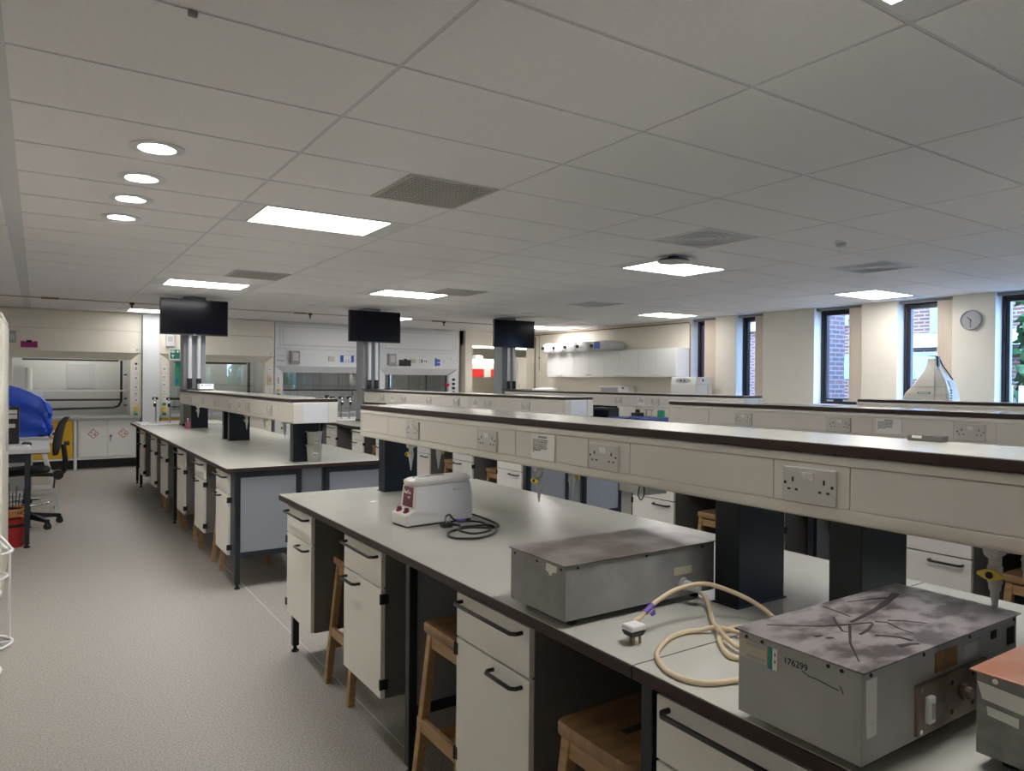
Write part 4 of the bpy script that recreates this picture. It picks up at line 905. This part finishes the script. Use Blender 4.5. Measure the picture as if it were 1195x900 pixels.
MB().box(4.89,5.02,Y-.02,Y-.004,1.93,2.03).build('outlet_plate', M['sock'], t, bevel=.003)
q = MB().box(5.14,5.42,Y-.03,Y-.004,1.92,2.06).build('display_housing', M['bluelab'], t, bevel=.004); MB().box(5.20,5.36,Y-.034,Y-.03,1.925,2.055).build('display', M['pure'], q); MB().box(5.25,5.265,Y-.036,Y-.034,1.94,1.99).box(5.30,5.315,Y-.036,Y-.034,1.94,1.99).build('display_mark', M['greyplastic'], q)
MB().box(5.83,5.93,Y-.02,Y-.004,1.93,2.06).build('blue_label', M['bluelab'], t)
MB().box(3.86,4.02,Y-.007,Y-.004,1.92,1.93).box(3.86,4.00,Y-.007,Y-.004,2.02,2.025).build('script_mark', M['bluelab'], t)
MB().tube([(b-.18,Y+.4,1.33),(b-.18,Y+.4,.92)], .015, 8).box(b-.24,b-.16,Y+.36,Y+.44,1.22,1.32).build('service_pipe', M['greyplastic'], t)
MB().box(3.85,5.93,14.19,14.75,0,.856).build('base_cabinet', M['fwhite'], t)
t, a, b = fume('fume_cupboard', 'white fume cupboard right of the middle screen', 5.97, 7.905, 'fwhite', 1.82, 1.68, True, .16, .25)
box(a,b,Y+.13,Y+.136,1.32,1.72).build('sash_glass', M['sash'], t)
MB().box(b-.015,b,Y+.115,Y+.15,1.30,1.70).box(b-.50,b-.488,Y+.125,Y+.15,1.30,1.70).box(a,b,Y+.115,Y+.15,1.295,1.32).build('sash_rail', M['black'], t)
bk = MB()
for q in (.12,.42,.9,1.2): bk.box(a+q,a+q+.07,Y+.74,Y+.779,.9,2.0)
bk.build('blind_reflection', M['fcream'], t)  # reflected blinds again, shaped as strips on the chamber back
ctrl(t, 6.25, 1.88, 2.12)
outlets(t, 7.77, YP, [], [(1.585,'black'),(1.49,'black'),(1.395,'black'),(1.30,'black')])
MB().box(7.63,7.67,Y+.0,Y+.11,1.44,1.50).build('red_button', M['redfront'], t)
for x0, x1, z0, z1, k in ((6.72,6.83,1.93,2.02,'sock'),(6.93,7.12,1.92,2.04,'pure'),(7.30,7.345,1.88,2.05,'bluelab'),(7.36,7.42,1.89,1.95,'bluelab'),(7.36,7.42,1.97,2.03,'bluelab'),(7.52,7.58,1.96,2.02,'pure'),(7.70,7.78,2.03,2.08,'pure')):
    MB().box(x0,x1,Y-.02,Y-.004,z0,z1).build('front_fitting', M[k], t, bevel=.002)
MB().box(6.96,6.99,Y-.022,Y-.02,1.945,2.02).box(7.03,7.04,Y-.022,Y-.02,1.95,2.01).box(7.07,7.09,Y-.022,Y-.02,1.95,2.01).build('fitting_mark', M['hole'], t)
MB().box(5.99,7.88,14.19,14.75,0,.856).build('base_cabinet', M['fwhite'], t)
q = thing('wall_folder', 'black plastic holder on the fume cupboard right of the middle screen', 'holder', (6.57,Y-.02,1.9), 'plastic holders on the fume cupboards')
MB().prism([(6.44,1.87),(6.70,1.87),(6.70,2.0),(6.64,2.0),(6.62,1.985),(6.53,1.985),(6.51,2.0),(6.44,2.0)], Y-.05, Y-.005, 'xz').build('tray', M['black'], q)
MB().box(6.53,6.61,Y-.055,Y-.05,1.975,2.02).build('clip', M['hole'], q)
# ------------------------------------------------------------------ the next room: red fronted cabinet, lit strip, tall white cabinet
t = thing('safety_cabinet', 'white sloped top safety cabinet with bright red front, seen through the opening', 'cabinet', (9.7,15.6,0))
MB().box(8.75,10.6,15.5,16.2,1.64,1.865).build('front_panel', M['lightgrey'], t)
MB().box(8.9,9.37,15.49,15.5,1.65,1.86).box(9.60,9.9,15.49,15.5,1.65,1.86).build('red_band', M['redfront'], t)
MB().box(9.40,9.57,15.488,15.5,1.66,1.86).build('notice_sheet', M['paper'], t)
MB().prism([(15.5,1.865),(15.5,1.99),(15.85,2.13),(16.2,2.13),(16.2,1.865)], 8.7, 10.6, 'yz').build('hood', M['white'], t)
MB().box(8.75,8.8,15.6,16.2,0,1.64).box(10.55,10.6,15.6,16.2,0,1.64).box(8.8,10.55,15.6,16.2,.8,.85).build('body', M['creamwall'], t)
MB().box(9.30,9.5,15.75,15.95,2.13,2.22).build('beacon', M['greyplastic'], t)
t = thing('strip_light', 'bright fluorescent strip in the next room above the red fronted cabinet', 'light', (9.6,15.2,2.45))
MB().box(8.7,10.8,15.3,15.5,2.47,2.655).build('housing', M['pure'], t); MB().box(8.72,10.78,15.27,15.53,2.395,2.47).build('tube_cover', lamp('lit_strip', (1,.98,.92), 5), t)
t = thing('tall_cabinet', 'tall white cabinet just right of the right screen poles', 'cabinet', (9.5,14.2,0))
MB().box(9.37,9.61,13.95,14.42,0,2.12).build('body', M['white'], t, bevel=.004)
MB().box(9.38,9.60,13.935,13.95,.05,2.1).build('door', M['fcream'], t); MB().box(9.40,9.41,13.92,13.935,1.4,1.5).build('handle', M['greyplastic'], t)
t = thing('pull_cord', 'thin black pull cord hanging beside the wall cupboards', 'cord', (9.72,13.65,2.5))
MB().cyl((9.70,13.72,.92),(9.70,13.72,2.60),.012,n=8).build('conduit', M['darkpipe'], t); MB().cyl((9.70,13.55,2.6),(9.70,13.55,1.8),.004,n=6).build('string', M['darkpipe'], t); MB().lathe((9.70,13.55,2.08), [(.01,0),(.02,.02),(.01,.05)], 10).build('bobbin', M['black'], t)
# ------------------------------------------------------------------ right wall: cupboards, carboys, instruments, clock
t = thing('side_bench', 'pale side bench below the white wall cupboards', 'bench', (9.4,11.2,0))
MB().box(8.95,9.74,3.3,14.0,.865,.9).build('worktop', M['top'], t); MB().box(9.05,9.7,3.4,13.9,.1,.865).build('carcass', M['front'], t); MB().box(9.1,9.7,3.4,13.9,0,.1).build('plinth', M['black'], t)
ED = [12.82,11.896,10.922,9.955,8.978]
wlab = ['white wall cupboard at the far end of the row, below the carboys','white wall cupboard second from the far end, below the blue labelled carboy','white wall cupboard third from the far end, nothing standing on it','white wall cupboard nearest the windows, its blank side showing']
for (y1, y0), lb in zip(zip(ED, ED[1:]), wlab):
    t = thing('wall_cupboard', lb, 'cupboard', (9.58,(y0+y1)/2,1.66), 'white wall cupboards')
    MB().box(9.42,9.748,y0+.002,y1-.002,1.66,2.175).build('body', M['white'], t)
    m_ = (y0+y1)/2
    for p, q, hy in ((y0+.004,m_-.002,m_-.06),(m_+.002,y1-.004,m_+.06)):
        d = MB().box(9.40,9.42,p,q,1.662,2.173).build('door', M['white'], t, bevel=.002)
        MB().box(9.378,9.40,hy-.035,hy+.035,1.70,1.725).build('handle', M['pure'], d, bevel=.005)
def carboy(y0, y1, x0, lab, m='pure', group='white carboys lying on the wall cupboards'):
    t = thing('carboy', lab, 'carboy', (9.5,(y0+y1)/2,2.177), group); cy = (y0+y1)/2; hw = (y1-y0)/2; rings = []
    for x, s_ in ((x0,.80),(x0+.012,.92),(x0+.04,1),(9.66,1),(9.70,.9),(9.72,.6)):
        ring = []
        for k in range(28):
            a = 2*PI*k/28; c_, d_ = math.cos(a), math.sin(a)
            ring.append((x, cy+hw*s_*math.copysign(abs(c_)**.6, c_), 2.281+.104*s_*math.copysign(abs(d_)**.6, d_)))
        rings.append(ring)
    b = MB().loft(rings).build('bottle', M[m], t, smooth=True)
    yc = y1-.07
    MB().cyl((x0+.004,yc,2.285),(x0-.035,yc,2.285),.034,n=14).build('cap', M['black'], t)
    return t, cy, hw
for (a_, b_), o in zip(((12.48,12.85),(12.09,12.46),(11.68,12.06),(11.28,11.65)), ('farthest','second from the far end','third from the far end','next to the greyish one')):
    t, cy, hw = carboy(a_, b_, 9.26, 'white carboy lying on the wall cupboards, ' + o)
    MB().box(9.252,9.262,cy-.08,cy+.03,2.25,2.29).build('label', M['lightgrey'], t)
t, cy, hw = carboy(10.60,11.24,9.30, 'greyish long carboy with blue label lying nearest on the wall cupboards', 'lightgrey')
MB().box(9.288,9.304,10.93,11.10,2.22,2.36).build('label', M['bluelab'], t)
t = thing('autoclave', 'white benchtop autoclave with oval panel under the end of the wall cupboards', 'instrument', (9.4,8.65,.9))
MB().prism([(9.21,.9),(9.21,1.53),(9.235,1.655),(9.62,1.655),(9.62,.9)], 8.35, 8.92, 'xz').build('body', M['white'], t, bevel=.008)
o = [(8.64+.17*math.cos(k*PI/12), 1.595+.045*math.sin(k*PI/12)) for k in range(24)]
p = MB(); p.prism([(y, z) for y, z in o], 9.212, 9.24, 'yz').build('oval_panel', M['lightgrey'], t)
for y in (8.60,8.68): MB().cyl((9.213,y,1.592),(9.203,y,1.592),.016,n=12).build('knob', M['black'], t)
MB().box(9.50,9.505,8.345,8.35,1.0,1.52).build('door_seam', M['greyplastic'], t); MB().box(9.37,9.40,8.345,8.35,1.58,1.62).build('logo_mark', M['black'], t)
MB().box(9.22,9.62,8.346,8.35,1.525,1.53).build('lid_seam', M['greyplastic'], t)
t = thing('incubator', 'small grey fronted white box standing left of the autoclave', 'instrument', (9.5,10.65,.9))
MB().box(9.32,9.72,10.34,10.95,.9,1.48).build('body', M['white'], t, bevel=.006); MB().box(9.31,9.32,10.42,10.90,1.0,1.45).build('door', M['greyplastic'], t); MB().box(9.36,9.40,10.335,10.34,1.43,1.46).build('logo_mark', M['black'], t)
t = thing('wash_basin_bowl', 'white bowl showing above the far right shelf near the pull cord', 'bowl', (9.4,12.9,.9))
MB().lathe((9.45,12.95,.9), [(.15,0),(.16,.3),(.30,.46),(.30,.49),(.1,.53)], 20).build('bowl', M['pure'], t, smooth=True); MB().box(9.25,9.35,12.8,12.86,1.38,1.40).build('handle', M['black'], t)
# bell shaped gel imager
t = thing('gel_imager', 'cream bell shaped imager with green badge standing below the clock', 'instrument', (9.3,4.55,.9))
R_ = []
for z, y0, y1, x0, x1 in ((.9,4.24,4.82,9.0,9.30),(1.36,4.24,4.80,9.0,9.30),(1.45,4.25,4.76,9.0,9.28),(1.53,4.27,4.69,9.01,9.25),(1.62,4.30,4.63,9.02,9.22),(1.72,4.36,4.56,9.04,9.18),(1.80,4.40,4.54,9.06,9.16),(1.875,4.42,4.53,9.07,9.14)):
    R_.append([(x0+.02,y0,z),(x1-.02,y0,z),(x1,y0+.02,z),(x1,y1-.02,z),(x1-.02,y1,z),(x0+.02,y1,z),(x0,y1-.02,z),(x0,y0+.02,z)])
MB().loft(R_).build('hood', M['fcream'], t)
MB().box(8.994,9.0,4.45,4.60,1.445,1.468).build('badge', M['greenbr'], t); MB().box(8.992,8.994,4.465,4.585,1.451,1.462).build('badge_mark', M['pure'], t)
MB().box(8.995,9.012,4.40,4.405,.95,1.80).build('door_seam', M['greyplastic'], t); MB().box(9.004,9.012,4.275,4.69,1.528,1.533).build('panel_seam', M['greyplastic'], t)
MB().box(9.06,9.10,4.39,4.41,1.76,1.90).tube([(9.1,4.40,1.88),(9.13,4.38,1.80),(9.17,4.33,1.70),(9.22,4.30,1.62)], .008, 6).build('camera_lead', M['black'], t)
MB().add([(9.09,4.243,1.38),(9.26,4.243,1.38),(9.24,4.262,1.52),(9.09,4.262,1.52),(9.09,4.266,1.53),(9.23,4.266,1.53),(9.20,4.288,1.615),(9.09,4.288,1.615)], [(0,1,2,3),(4,5,6,7)]).xf(Matrix.Translation((0,-.006,0))).build('taped_sheet', M['paper'], t, fix=False)
v_ = MB()
for k in range(5): v_.box(9.03,9.075,4.236,4.24,1.36+k*.03,1.375+k*.03)
v_.build('vent_slot', M['hole'], t)
# wall clock
t = thing('wall_clock', 'round white wall clock with grey rim on the pier above the imager', 'clock', (9.74,4.333,2.368))
CY, CZ, CR = 4.333, 2.368, .122
MB().lathe((9.748,CY,CZ), [(CR,0),(CR+.004,-.02),(CR-.002,-.036),(CR-.012,-.036),(CR-.014,-.024)], 40, 'x').build('rim', M['greyplastic'], t, smooth=True)
MB().lathe((9.748,CY,CZ), [(CR-.012,-.018),(CR-.012,-.022)], 40, 'x').build('face', M['pure'], t)
for h_ in range(1, 13):
    a = 2*PI*h_/12; s_ = .029
    tx = text('numeral', str(h_), s_, M['ink'], t, (9.7255, CY-.088*math.sin(a), CZ+.086*math.cos(a)-s_*.36), align='CENTER', bold=.0004)
def hand(name, hrs, ln, w): 
    a = 2*PI*hrs/12; d = Vector((0,-math.sin(a),math.cos(a)))
    p = Vector((9.722,CY,CZ)); MB().bar(p-d*.015, p+d*ln, w, .002, (1,0,0)).build(name, M['black'], t)
hand('hour_hand', 10.5, .055, .008); hand('minute_hand', 6.0, .09, .006)
MB().cyl((9.7235,CY,CZ),(9.719,CY,CZ),.007,n=12).build('hub', M['black'], t)
text('dial_mark', 'Q', .014, M['ink'], t, (9.7255, CY, CZ+.04), align='CENTER')
# ------------------------------------------------------------------ left side: cabinet, high desk, chair, cover, bin, wire stand
t = thing('storage_cupboard', 'tall cream storage cupboard cut by the left edge of the photo', 'cupboard', (-.57,6.6,0))
MB().box(-.93,-.215,5.95,7.17,.03,1.965).build('body', M['fcream'], t, bevel=.004)
MB().box(-.93,-.205,5.93,7.18,1.965,1.99).build('top_board', M['fcream'], t); MB().box(-.9,-.25,6.0,7.1,0,.03).build('plinth', M['greyplastic'], t)
for y0, y1 in ((5.96,6.555),(6.565,7.16)):
    d = MB().box(-.215,-.20,y0,y1,.06,1.95).build('door', M['fcream'], t, bevel=.003); MB().box(-.20,-.185,6.56+(.04 if y0 > 6.3 else -.04)-.01,6.56+(.04 if y0 > 6.3 else -.04)+.01,1.0,1.15).build('handle', M['greyplastic'], d)
MB().box(-.22,-.205,7.17,7.20,.5,1.55).build('side_strip', M['panel'], t)
t = thing('high_desk', 'high grey topped desk on black legs beside the black chair', 'desk', (-.4,8.4,0))
MB().box(-.93,.095,7.85,8.95,.862,.90).build('top', M['lightgrey'], t, bevel=.003); MB().box(-.93,.095,7.852,8.948,.855,.862).build('underside_edge', M['edge'], t)
for x in (-.10,-.88):
    for y in (7.87,8.90):
        l = MB().box(x,x+.04,y,y+.04,.03,.855).build('leg', M['steel'], t, bevel=.003); MB().lathe((x+.02,y+.02,0), [(.025,0),(.028,.012),(.012,.018),(.012,.03)], 12).build('foot', M['rubber'], l)
for q in ((-.86,-.10,7.88,7.90,.78,.855),(-.86,-.10,8.905,8.925,.2,.24),(-.095,-.065,7.91,8.90,.80,.855)): box(*q).build('rail', M['steel'], t)
t = thing('computer_case', 'black desktop unit with pale slots standing on the high desk', 'computer', (-.25,8.62,.9))
MB().box(-.42,-.155,8.55,8.75,.9,1.265).build('case', M['black'], t, bevel=.004); MB().box(-.40,-.17,8.538,8.55,1.15,1.19).box(-.40,-.17,8.538,8.55,1.20,1.235).build('drive_front', M['lightgrey'], t); MB().box(-.40,-.185,8.538,8.55,1.06,1.10).build('lower_slot', M['lightgrey'], t)
t = thing('keyboard', 'pale keyboard lying at the front of the high desk', 'keyboard', (-.3,8.0,.9))
MB().box(-.55,-.06,7.93,8.10,.9,.925).build('case', M['pure'], t, bevel=.004)
kb = MB()
for i in range(14):
    for j in range(4): kb.box(-.54+i*.033,-.512+i*.033,7.945+j*.036,7.973+j*.036,.925,.931)
kb.build('key_field', M['lightgrey'], t)
t = thing('computer_mouse', 'black computer mouse behind the pale keyboard', 'mouse', (-.08,8.25,.9))
MB().lathe((0,0,0), [(.035,0),(.045,.012),(.038,.03),(.02,.038)], 16).xf(Matrix.Translation((-.09,8.3,.9)) @ Matrix.Diagonal((1.0,1.5,1,1))).build('shell', M['black'], t, smooth=True); MB().cyl((-.09,8.25,.935),(-.084,8.25,.935),.01,n=10).build('scroll_wheel', M['greyplastic'], t)
t = thing('lab_table', 'white steel table with slanted leg behind the black chair, under the blue cover', 'table', (-.3,9.8,0))
MB().box(-.90,.10,9.45,10.15,.855,.895).build('top', M['lightgrey'], t, bevel=.003)
for y in (9.47,10.09):
    MB().bar((.02,y+.02,.855),(.165,y+.02,.25),.04,.05).bar((.165,y+.02,.27),(.185,y+.02,.03),.04,.045).build('leg', M['fwhite'], t, bevel=.003)
    MB().bar((-.80,y+.02,.855),(-.86,y+.02,.03),.04,.05).build('leg', M['fwhite'], t, bevel=.003)
    MB().box(-.82,.15,y,y+.04,.24,.28).build('rail', M['fwhite'], t)
    for x in (.185,-.86): MB().cyl((x,y+.02,0),(x,y+.02,.035),.025,n=12).build('foot', M['rubber'], t)
MB().box(-.3,-.05,9.6,10.0,.3,.855).build('drawer_unit', M['lightgrey'], t)
# blue draped cover
rnd = random.Random(4); gx, gz = 13, 9
t = thing('dust_cover', 'bright blue plastic dust cover draped over a machine behind the high desk', 'cover', (-.1,9.8,.895))
rings = []
top = [(-.48,1.43),(-.26,1.455),(-.12,1.41),(.03,1.33),(.12,1.25),(.145,1.21)]
def topz(x):
    for (a_, za), (b_, zb) in zip(top, top[1:]):
        if a_ <= x <= b_: return za+(zb-za)*(x-a_)/(b_-a_)
    return top[-1][1] if x > 0 else top[0][1]
NR = 44
def outline(k):
    """a rounded rectangle around the machine"""
    a = 2*PI*k/NR; c_, d_ = math.cos(a), math.sin(a)
    return (-.17+.31*math.copysign(abs(c_)**.28, c_), 9.80+.27*math.copysign(abs(d_)**.28, d_))
for lv in range(11):
    f = lv/10; ring = []
    for k in range(NR):
        x, y = outline(k); zt = topz(x); zb = .905+.02*math.sin(k*1.3)+.02*math.sin(k*.7)
        w = 1 + (1-f)*(.05*math.sin(k*1.9+1)+.09*abs(math.sin(k*.75+f*1.2))-.05+.03*math.sin(k*2.9)) - .10*(1-f)**2*(1 if x > 0 else 0) - .05*f
        ring.append((-.17+(x+.17)*w + .035*(abs(math.sin(lv*.55+k*.8))-.5)*(1-.5*f), 9.80+(y-9.80)*w + .05*(abs(math.sin(lv*.7+k*.65+1))-.5)*(1-.5*f), zb+(zt-zb)*f))
    rings.append(ring)
for s_ in (.93,.5,.1):
    rings.append([(-.17+(x+.17)*s_*.95, 9.80+(y-9.80)*s_*.95, topz(-.17+(x+.17)*s_)+.006) for x, y in (outline(k) for k in range(NR))])
cv = MB().loft(rings).build('sheet', M['blue'], t, smooth=True)
MB().box(-.06,.05,9.65,9.95,1.34,1.40).build('machine_corner', M['white'], t)
# draughtsman chair
t = thing('draughtsman_chair', 'black high swivel chair with chrome foot ring at the high desk', 'chair', (-.06,8.9,0))
cx_, cy_ = -.09, 8.98
bs = MB().cyl((cx_,cy_,.09),(cx_,cy_,.16),.05,.035,n=16)
for k in range(5):
    a = -.95+2*PI*k/5; d = Vector((math.cos(a), math.sin(a), 0)); p = Vector((cx_,cy_,.12))
    bs.loft([[p+d*.03+Vector((-d.y,d.x,0))*s_*.025+Vector((0,0,u)) for s_, u in ((-1,-.03),(1,-.03),(1,.03),(-1,.03))],[p+d*.31+Vector((-d.y,d.x,0))*s_*.018+Vector((0,0,u-.035)) for s_, u in ((-1,-.015),(1,-.015),(1,.015),(-1,.015))]])
    q = p+d*.30
    MB().cyl((q.x-d.y*.022,q.y+d.x*.022,.03),(q.x+d.y*.022,q.y-d.x*.022,.03),.03,n=14).box(q.x-.025,q.x+.025,q.y-.02,q.y+.02,.03,.072).build('caster', M['black'], t)
bs.build('star_base', M['black'], t)
MB().cyl((cx_,cy_,.15),(cx_,cy_,.36),.03,n=14).cyl((cx_,cy_,.36),(cx_,cy_,.56),.018,n=14).cyl((cx_,cy_,.25),(cx_,cy_,.29),.045,n=14).build('gas_column', M['black'], t)
fr = MB().tube([(cx_+.21*math.cos(k*PI/16),cy_+.21*math.sin(k*PI/16),.25) for k in range(32)], .011, 8, True)
for k in range(3): a = 2*PI*k/3+.4; fr.cyl((cx_,cy_,.265),(cx_+.21*math.cos(a),cy_+.21*math.sin(a),.25),.009,n=8)
fr.build('foot_ring', M['chrome'], t, smooth=True)
se = []
for z, s_ in ((.555,.75),(.575,.97),(.60,1),(.618,.93),(.625,.6)):
    se.append([(cx_-.03+.235*s_*math.copysign(abs(math.cos(2*PI*k/28))**.6, math.cos(2*PI*k/28)), cy_+.22*s_*math.copysign(abs(math.sin(2*PI*k/28))**.6, math.sin(2*PI*k/28)), z-.02*abs(math.cos(2*PI*k/28))*(1 if math.cos(2*PI*k/28) < 0 else 0)) for k in range(28)])
MB().loft(se).build('seat', M['rubber'], t, smooth=True)
MB().bar((cx_,cy_,.545),(cx_+.26,cy_,.53),.07,.035).tube([(cx_+.24,cy_,.53),(cx_+.315,cy_,.56),(cx_+.335,cy_,.66),(cx_+.315,cy_,.85)], .026, 10, sub=3).cyl((cx_+.27,cy_-.06,.53),(cx_+.27,cy_+.06,.53),.05,n=14).cyl((cx_+.24,cy_-.05,.50),(cx_+.23,cy_-.09,.40),.009,n=8).build('back_bracket', M['black'], t, smooth=True)
bk = []
for z, hy, x in ((.74,.10,.265),(.77,.16,.275),(.85,.20,.295),(.98,.20,.315),(1.07,.17,.335),(1.13,.12,.365),(1.14,.05,.37)):
    bk.append([(cx_+x-.02+.025*math.cos(2*PI*k/20)+.05*(hy*math.sin(2*PI*k/20)/.2)**2*-1, cy_+hy*math.sin(2*PI*k/20), z) for k in range(20)])
MB().loft(bk).build('backrest', M['rubber'], t, smooth=True)
MB().cyl((cx_+.32,cy_-.03,.86),(cx_+.37,cy_-.03,.86),.022,n=12).build('tension_knob', M['black'], t)
# red bin with orange tubing
t = thing('waste_bin', 'red plastic bin under the high desk', 'bin', (-.19,8.02,0))
MB().lathe((-.19,8.02,0), [(.088,0),(.092,.01),(.105,.25),(.112,.252),(.112,.262),(.102,.262),(.088,.012)], 28).build('bucket', M['red'], t, smooth=True)
MB().lathe((-.19,8.02,0), [(.1035,.185),(.1045,.185),(.1058,.215),(.1045,.215)], 28).build('dark_band', M['black'], t)
o = thing('rubber_tubing', 'coiled orange rubber tubing spilling from the red bin', 'tubing', (-.19,8.02,.25))
pts = []
for k in range(60): a = k*.45; pts.append((-.19+(.075+.012*math.sin(k*.7))*math.cos(a), 8.02+(.075+.012*math.cos(k*.9))*math.sin(a), .255+k*.0016+.012*math.sin(a*.5)))
MB().tube(pts, .010, 8).build('coil', M['orange'], o, smooth=True)
o = thing('wire_bundle', 'dark thin wires standing up behind the red bin', 'wires', (-.24,8.35,0))
for k in range(7): MB().tube([(-.26+.02*k,8.35+.01*(k%3),0),(-.26+.02*k,8.35,.2),(-.28+.027*k,8.36,.36+.03*(k%3)),(-.29+.03*k,8.38,.42+.03*((k*2)%5))], .004, 6, sub=3).build('wire', M['black'], o)
# white wire stand
t = thing('wire_stand', 'white wire sack stand at the left edge of the photo', 'stand', (-.33,5.2,0))
wx, wy, wr_ = -.285, 5.10, .165
def hoop(z, r, w=.008): return MB().tube([(wx+r*math.cos(k*PI/16), wy+r*math.sin(k*PI/16), z) for k in range(32)], w, 8, True)
hoop(.012, wr_).build('base_ring', M['pure'], t, smooth=True); hoop(.545, wr_).build('top_ring', M['pure'], t, smooth=True); hoop(.40, wr_*.85).build('middle_ring', M['pure'], t, smooth=True)
for a in (.45,2.2,3.9,5.3): MB().cyl((wx+wr_*math.cos(a),wy+wr_*math.sin(a),.012),(wx+wr_*math.cos(a),wy+wr_*math.sin(a),.55),.007,n=8).build('upright', M['pure'], t, smooth=True)
MB().cyl((wx-wr_,wy,.012),(wx+wr_,wy,.012),.006,n=8).cyl((wx,wy-wr_,.012),(wx,wy+wr_,.012),.006,n=8).build('cross_wire', M['pure'], t)
MB().tube([(wx+.16,wy+.02,.548),(wx+.12,wy+.06,.60),(wx+.08,wy+.10,.63),(wx+.11,wy+.05,.58),(wx+.14,wy-.03,.56)], .007, 8, sub=4).build('hook', M['pure'], t, smooth=True)
t = thing('wire_stand', 'second white wire stand, only its base ring showing at the left edge', 'stand', (-.33,4.6,0))
wx, wy = -.31, 4.62
hoop(.012, .15).build('base_ring', M['pure'], t, smooth=True); hoop(.42, .15).build('top_ring', M['pure'], t, smooth=True)
for a in (1.8,3.2,4.6): MB().cyl((wx+.15*math.cos(a),wy+.15*math.sin(a),.012),(wx+.15*math.cos(a),wy+.15*math.sin(a),.42),.006,n=8).build('upright', M['pure'], t)
# ------------------------------------------------------------------ world, camera, colour
w = bpy.data.worlds.new('sky'); SC.world = w; w.use_nodes = True
bg = w.node_tree.nodes['Background']
tc = w.node_tree.nodes.new('ShaderNodeTexCoord'); sx = w.node_tree.nodes.new('ShaderNodeSeparateXYZ'); rp = w.node_tree.nodes.new('ShaderNodeValToRGB')
w.node_tree.links.new(tc.outputs['Generated'], sx.inputs[0]); w.node_tree.links.new(sx.outputs['Z'], rp.inputs['Fac']); w.node_tree.links.new(rp.outputs['Color'], bg.inputs['Color'])
rp.color_ramp.elements[0].color = (.36,.60,1,1); rp.color_ramp.elements[1].color = (.30,.53,1,1)
bg.inputs['Strength'].default_value = 5.0
F, YAW, PIT, ROL, HC = 837.33, .5837, -.0055, .0081, 1.5527
fw = Vector((math.sin(YAW)*math.cos(PIT), math.cos(YAW)*math.cos(PIT), math.sin(PIT))); rt = Vector((math.cos(YAW), -math.sin(YAW), 0)); up = rt.cross(fw)
r2 = math.cos(ROL)*rt + math.sin(ROL)*up; u2 = -math.sin(ROL)*rt + math.cos(ROL)*up
cd = bpy.data.cameras.new('camera'); cam = bpy.data.objects.new('camera', cd); COL.objects.link(cam)
cam.matrix_world = Matrix(((r2.x,u2.x,-fw.x,0),(r2.y,u2.y,-fw.y,0),(r2.z,u2.z,-fw.z,HC),(0,0,0,1)))
cd.sensor_fit = 'HORIZONTAL'; cd.sensor_width = 36; cd.lens = F/1195*36; cd.clip_start = .05; cd.clip_end = 200
SC.camera = cam
vs_ = SC.view_settings; vs_.view_transform = 'Standard'; vs_.look = 'None'; vs_.gamma = 1; vs_.use_curve_mapping = False; vs_.exposure = EXPOSURE
SC.cycles.max_bounces = 8; SC.cycles.diffuse_bounces = 5; SC.cycles.glossy_bounces = 4; SC.cycles.transparent_max_bounces = 12
SC.cycles.use_denoising = True; SC.cycles.caustics_reflective = False; SC.cycles.caustics_refractive = False; SC.cycles.sample_clamp_indirect = 6
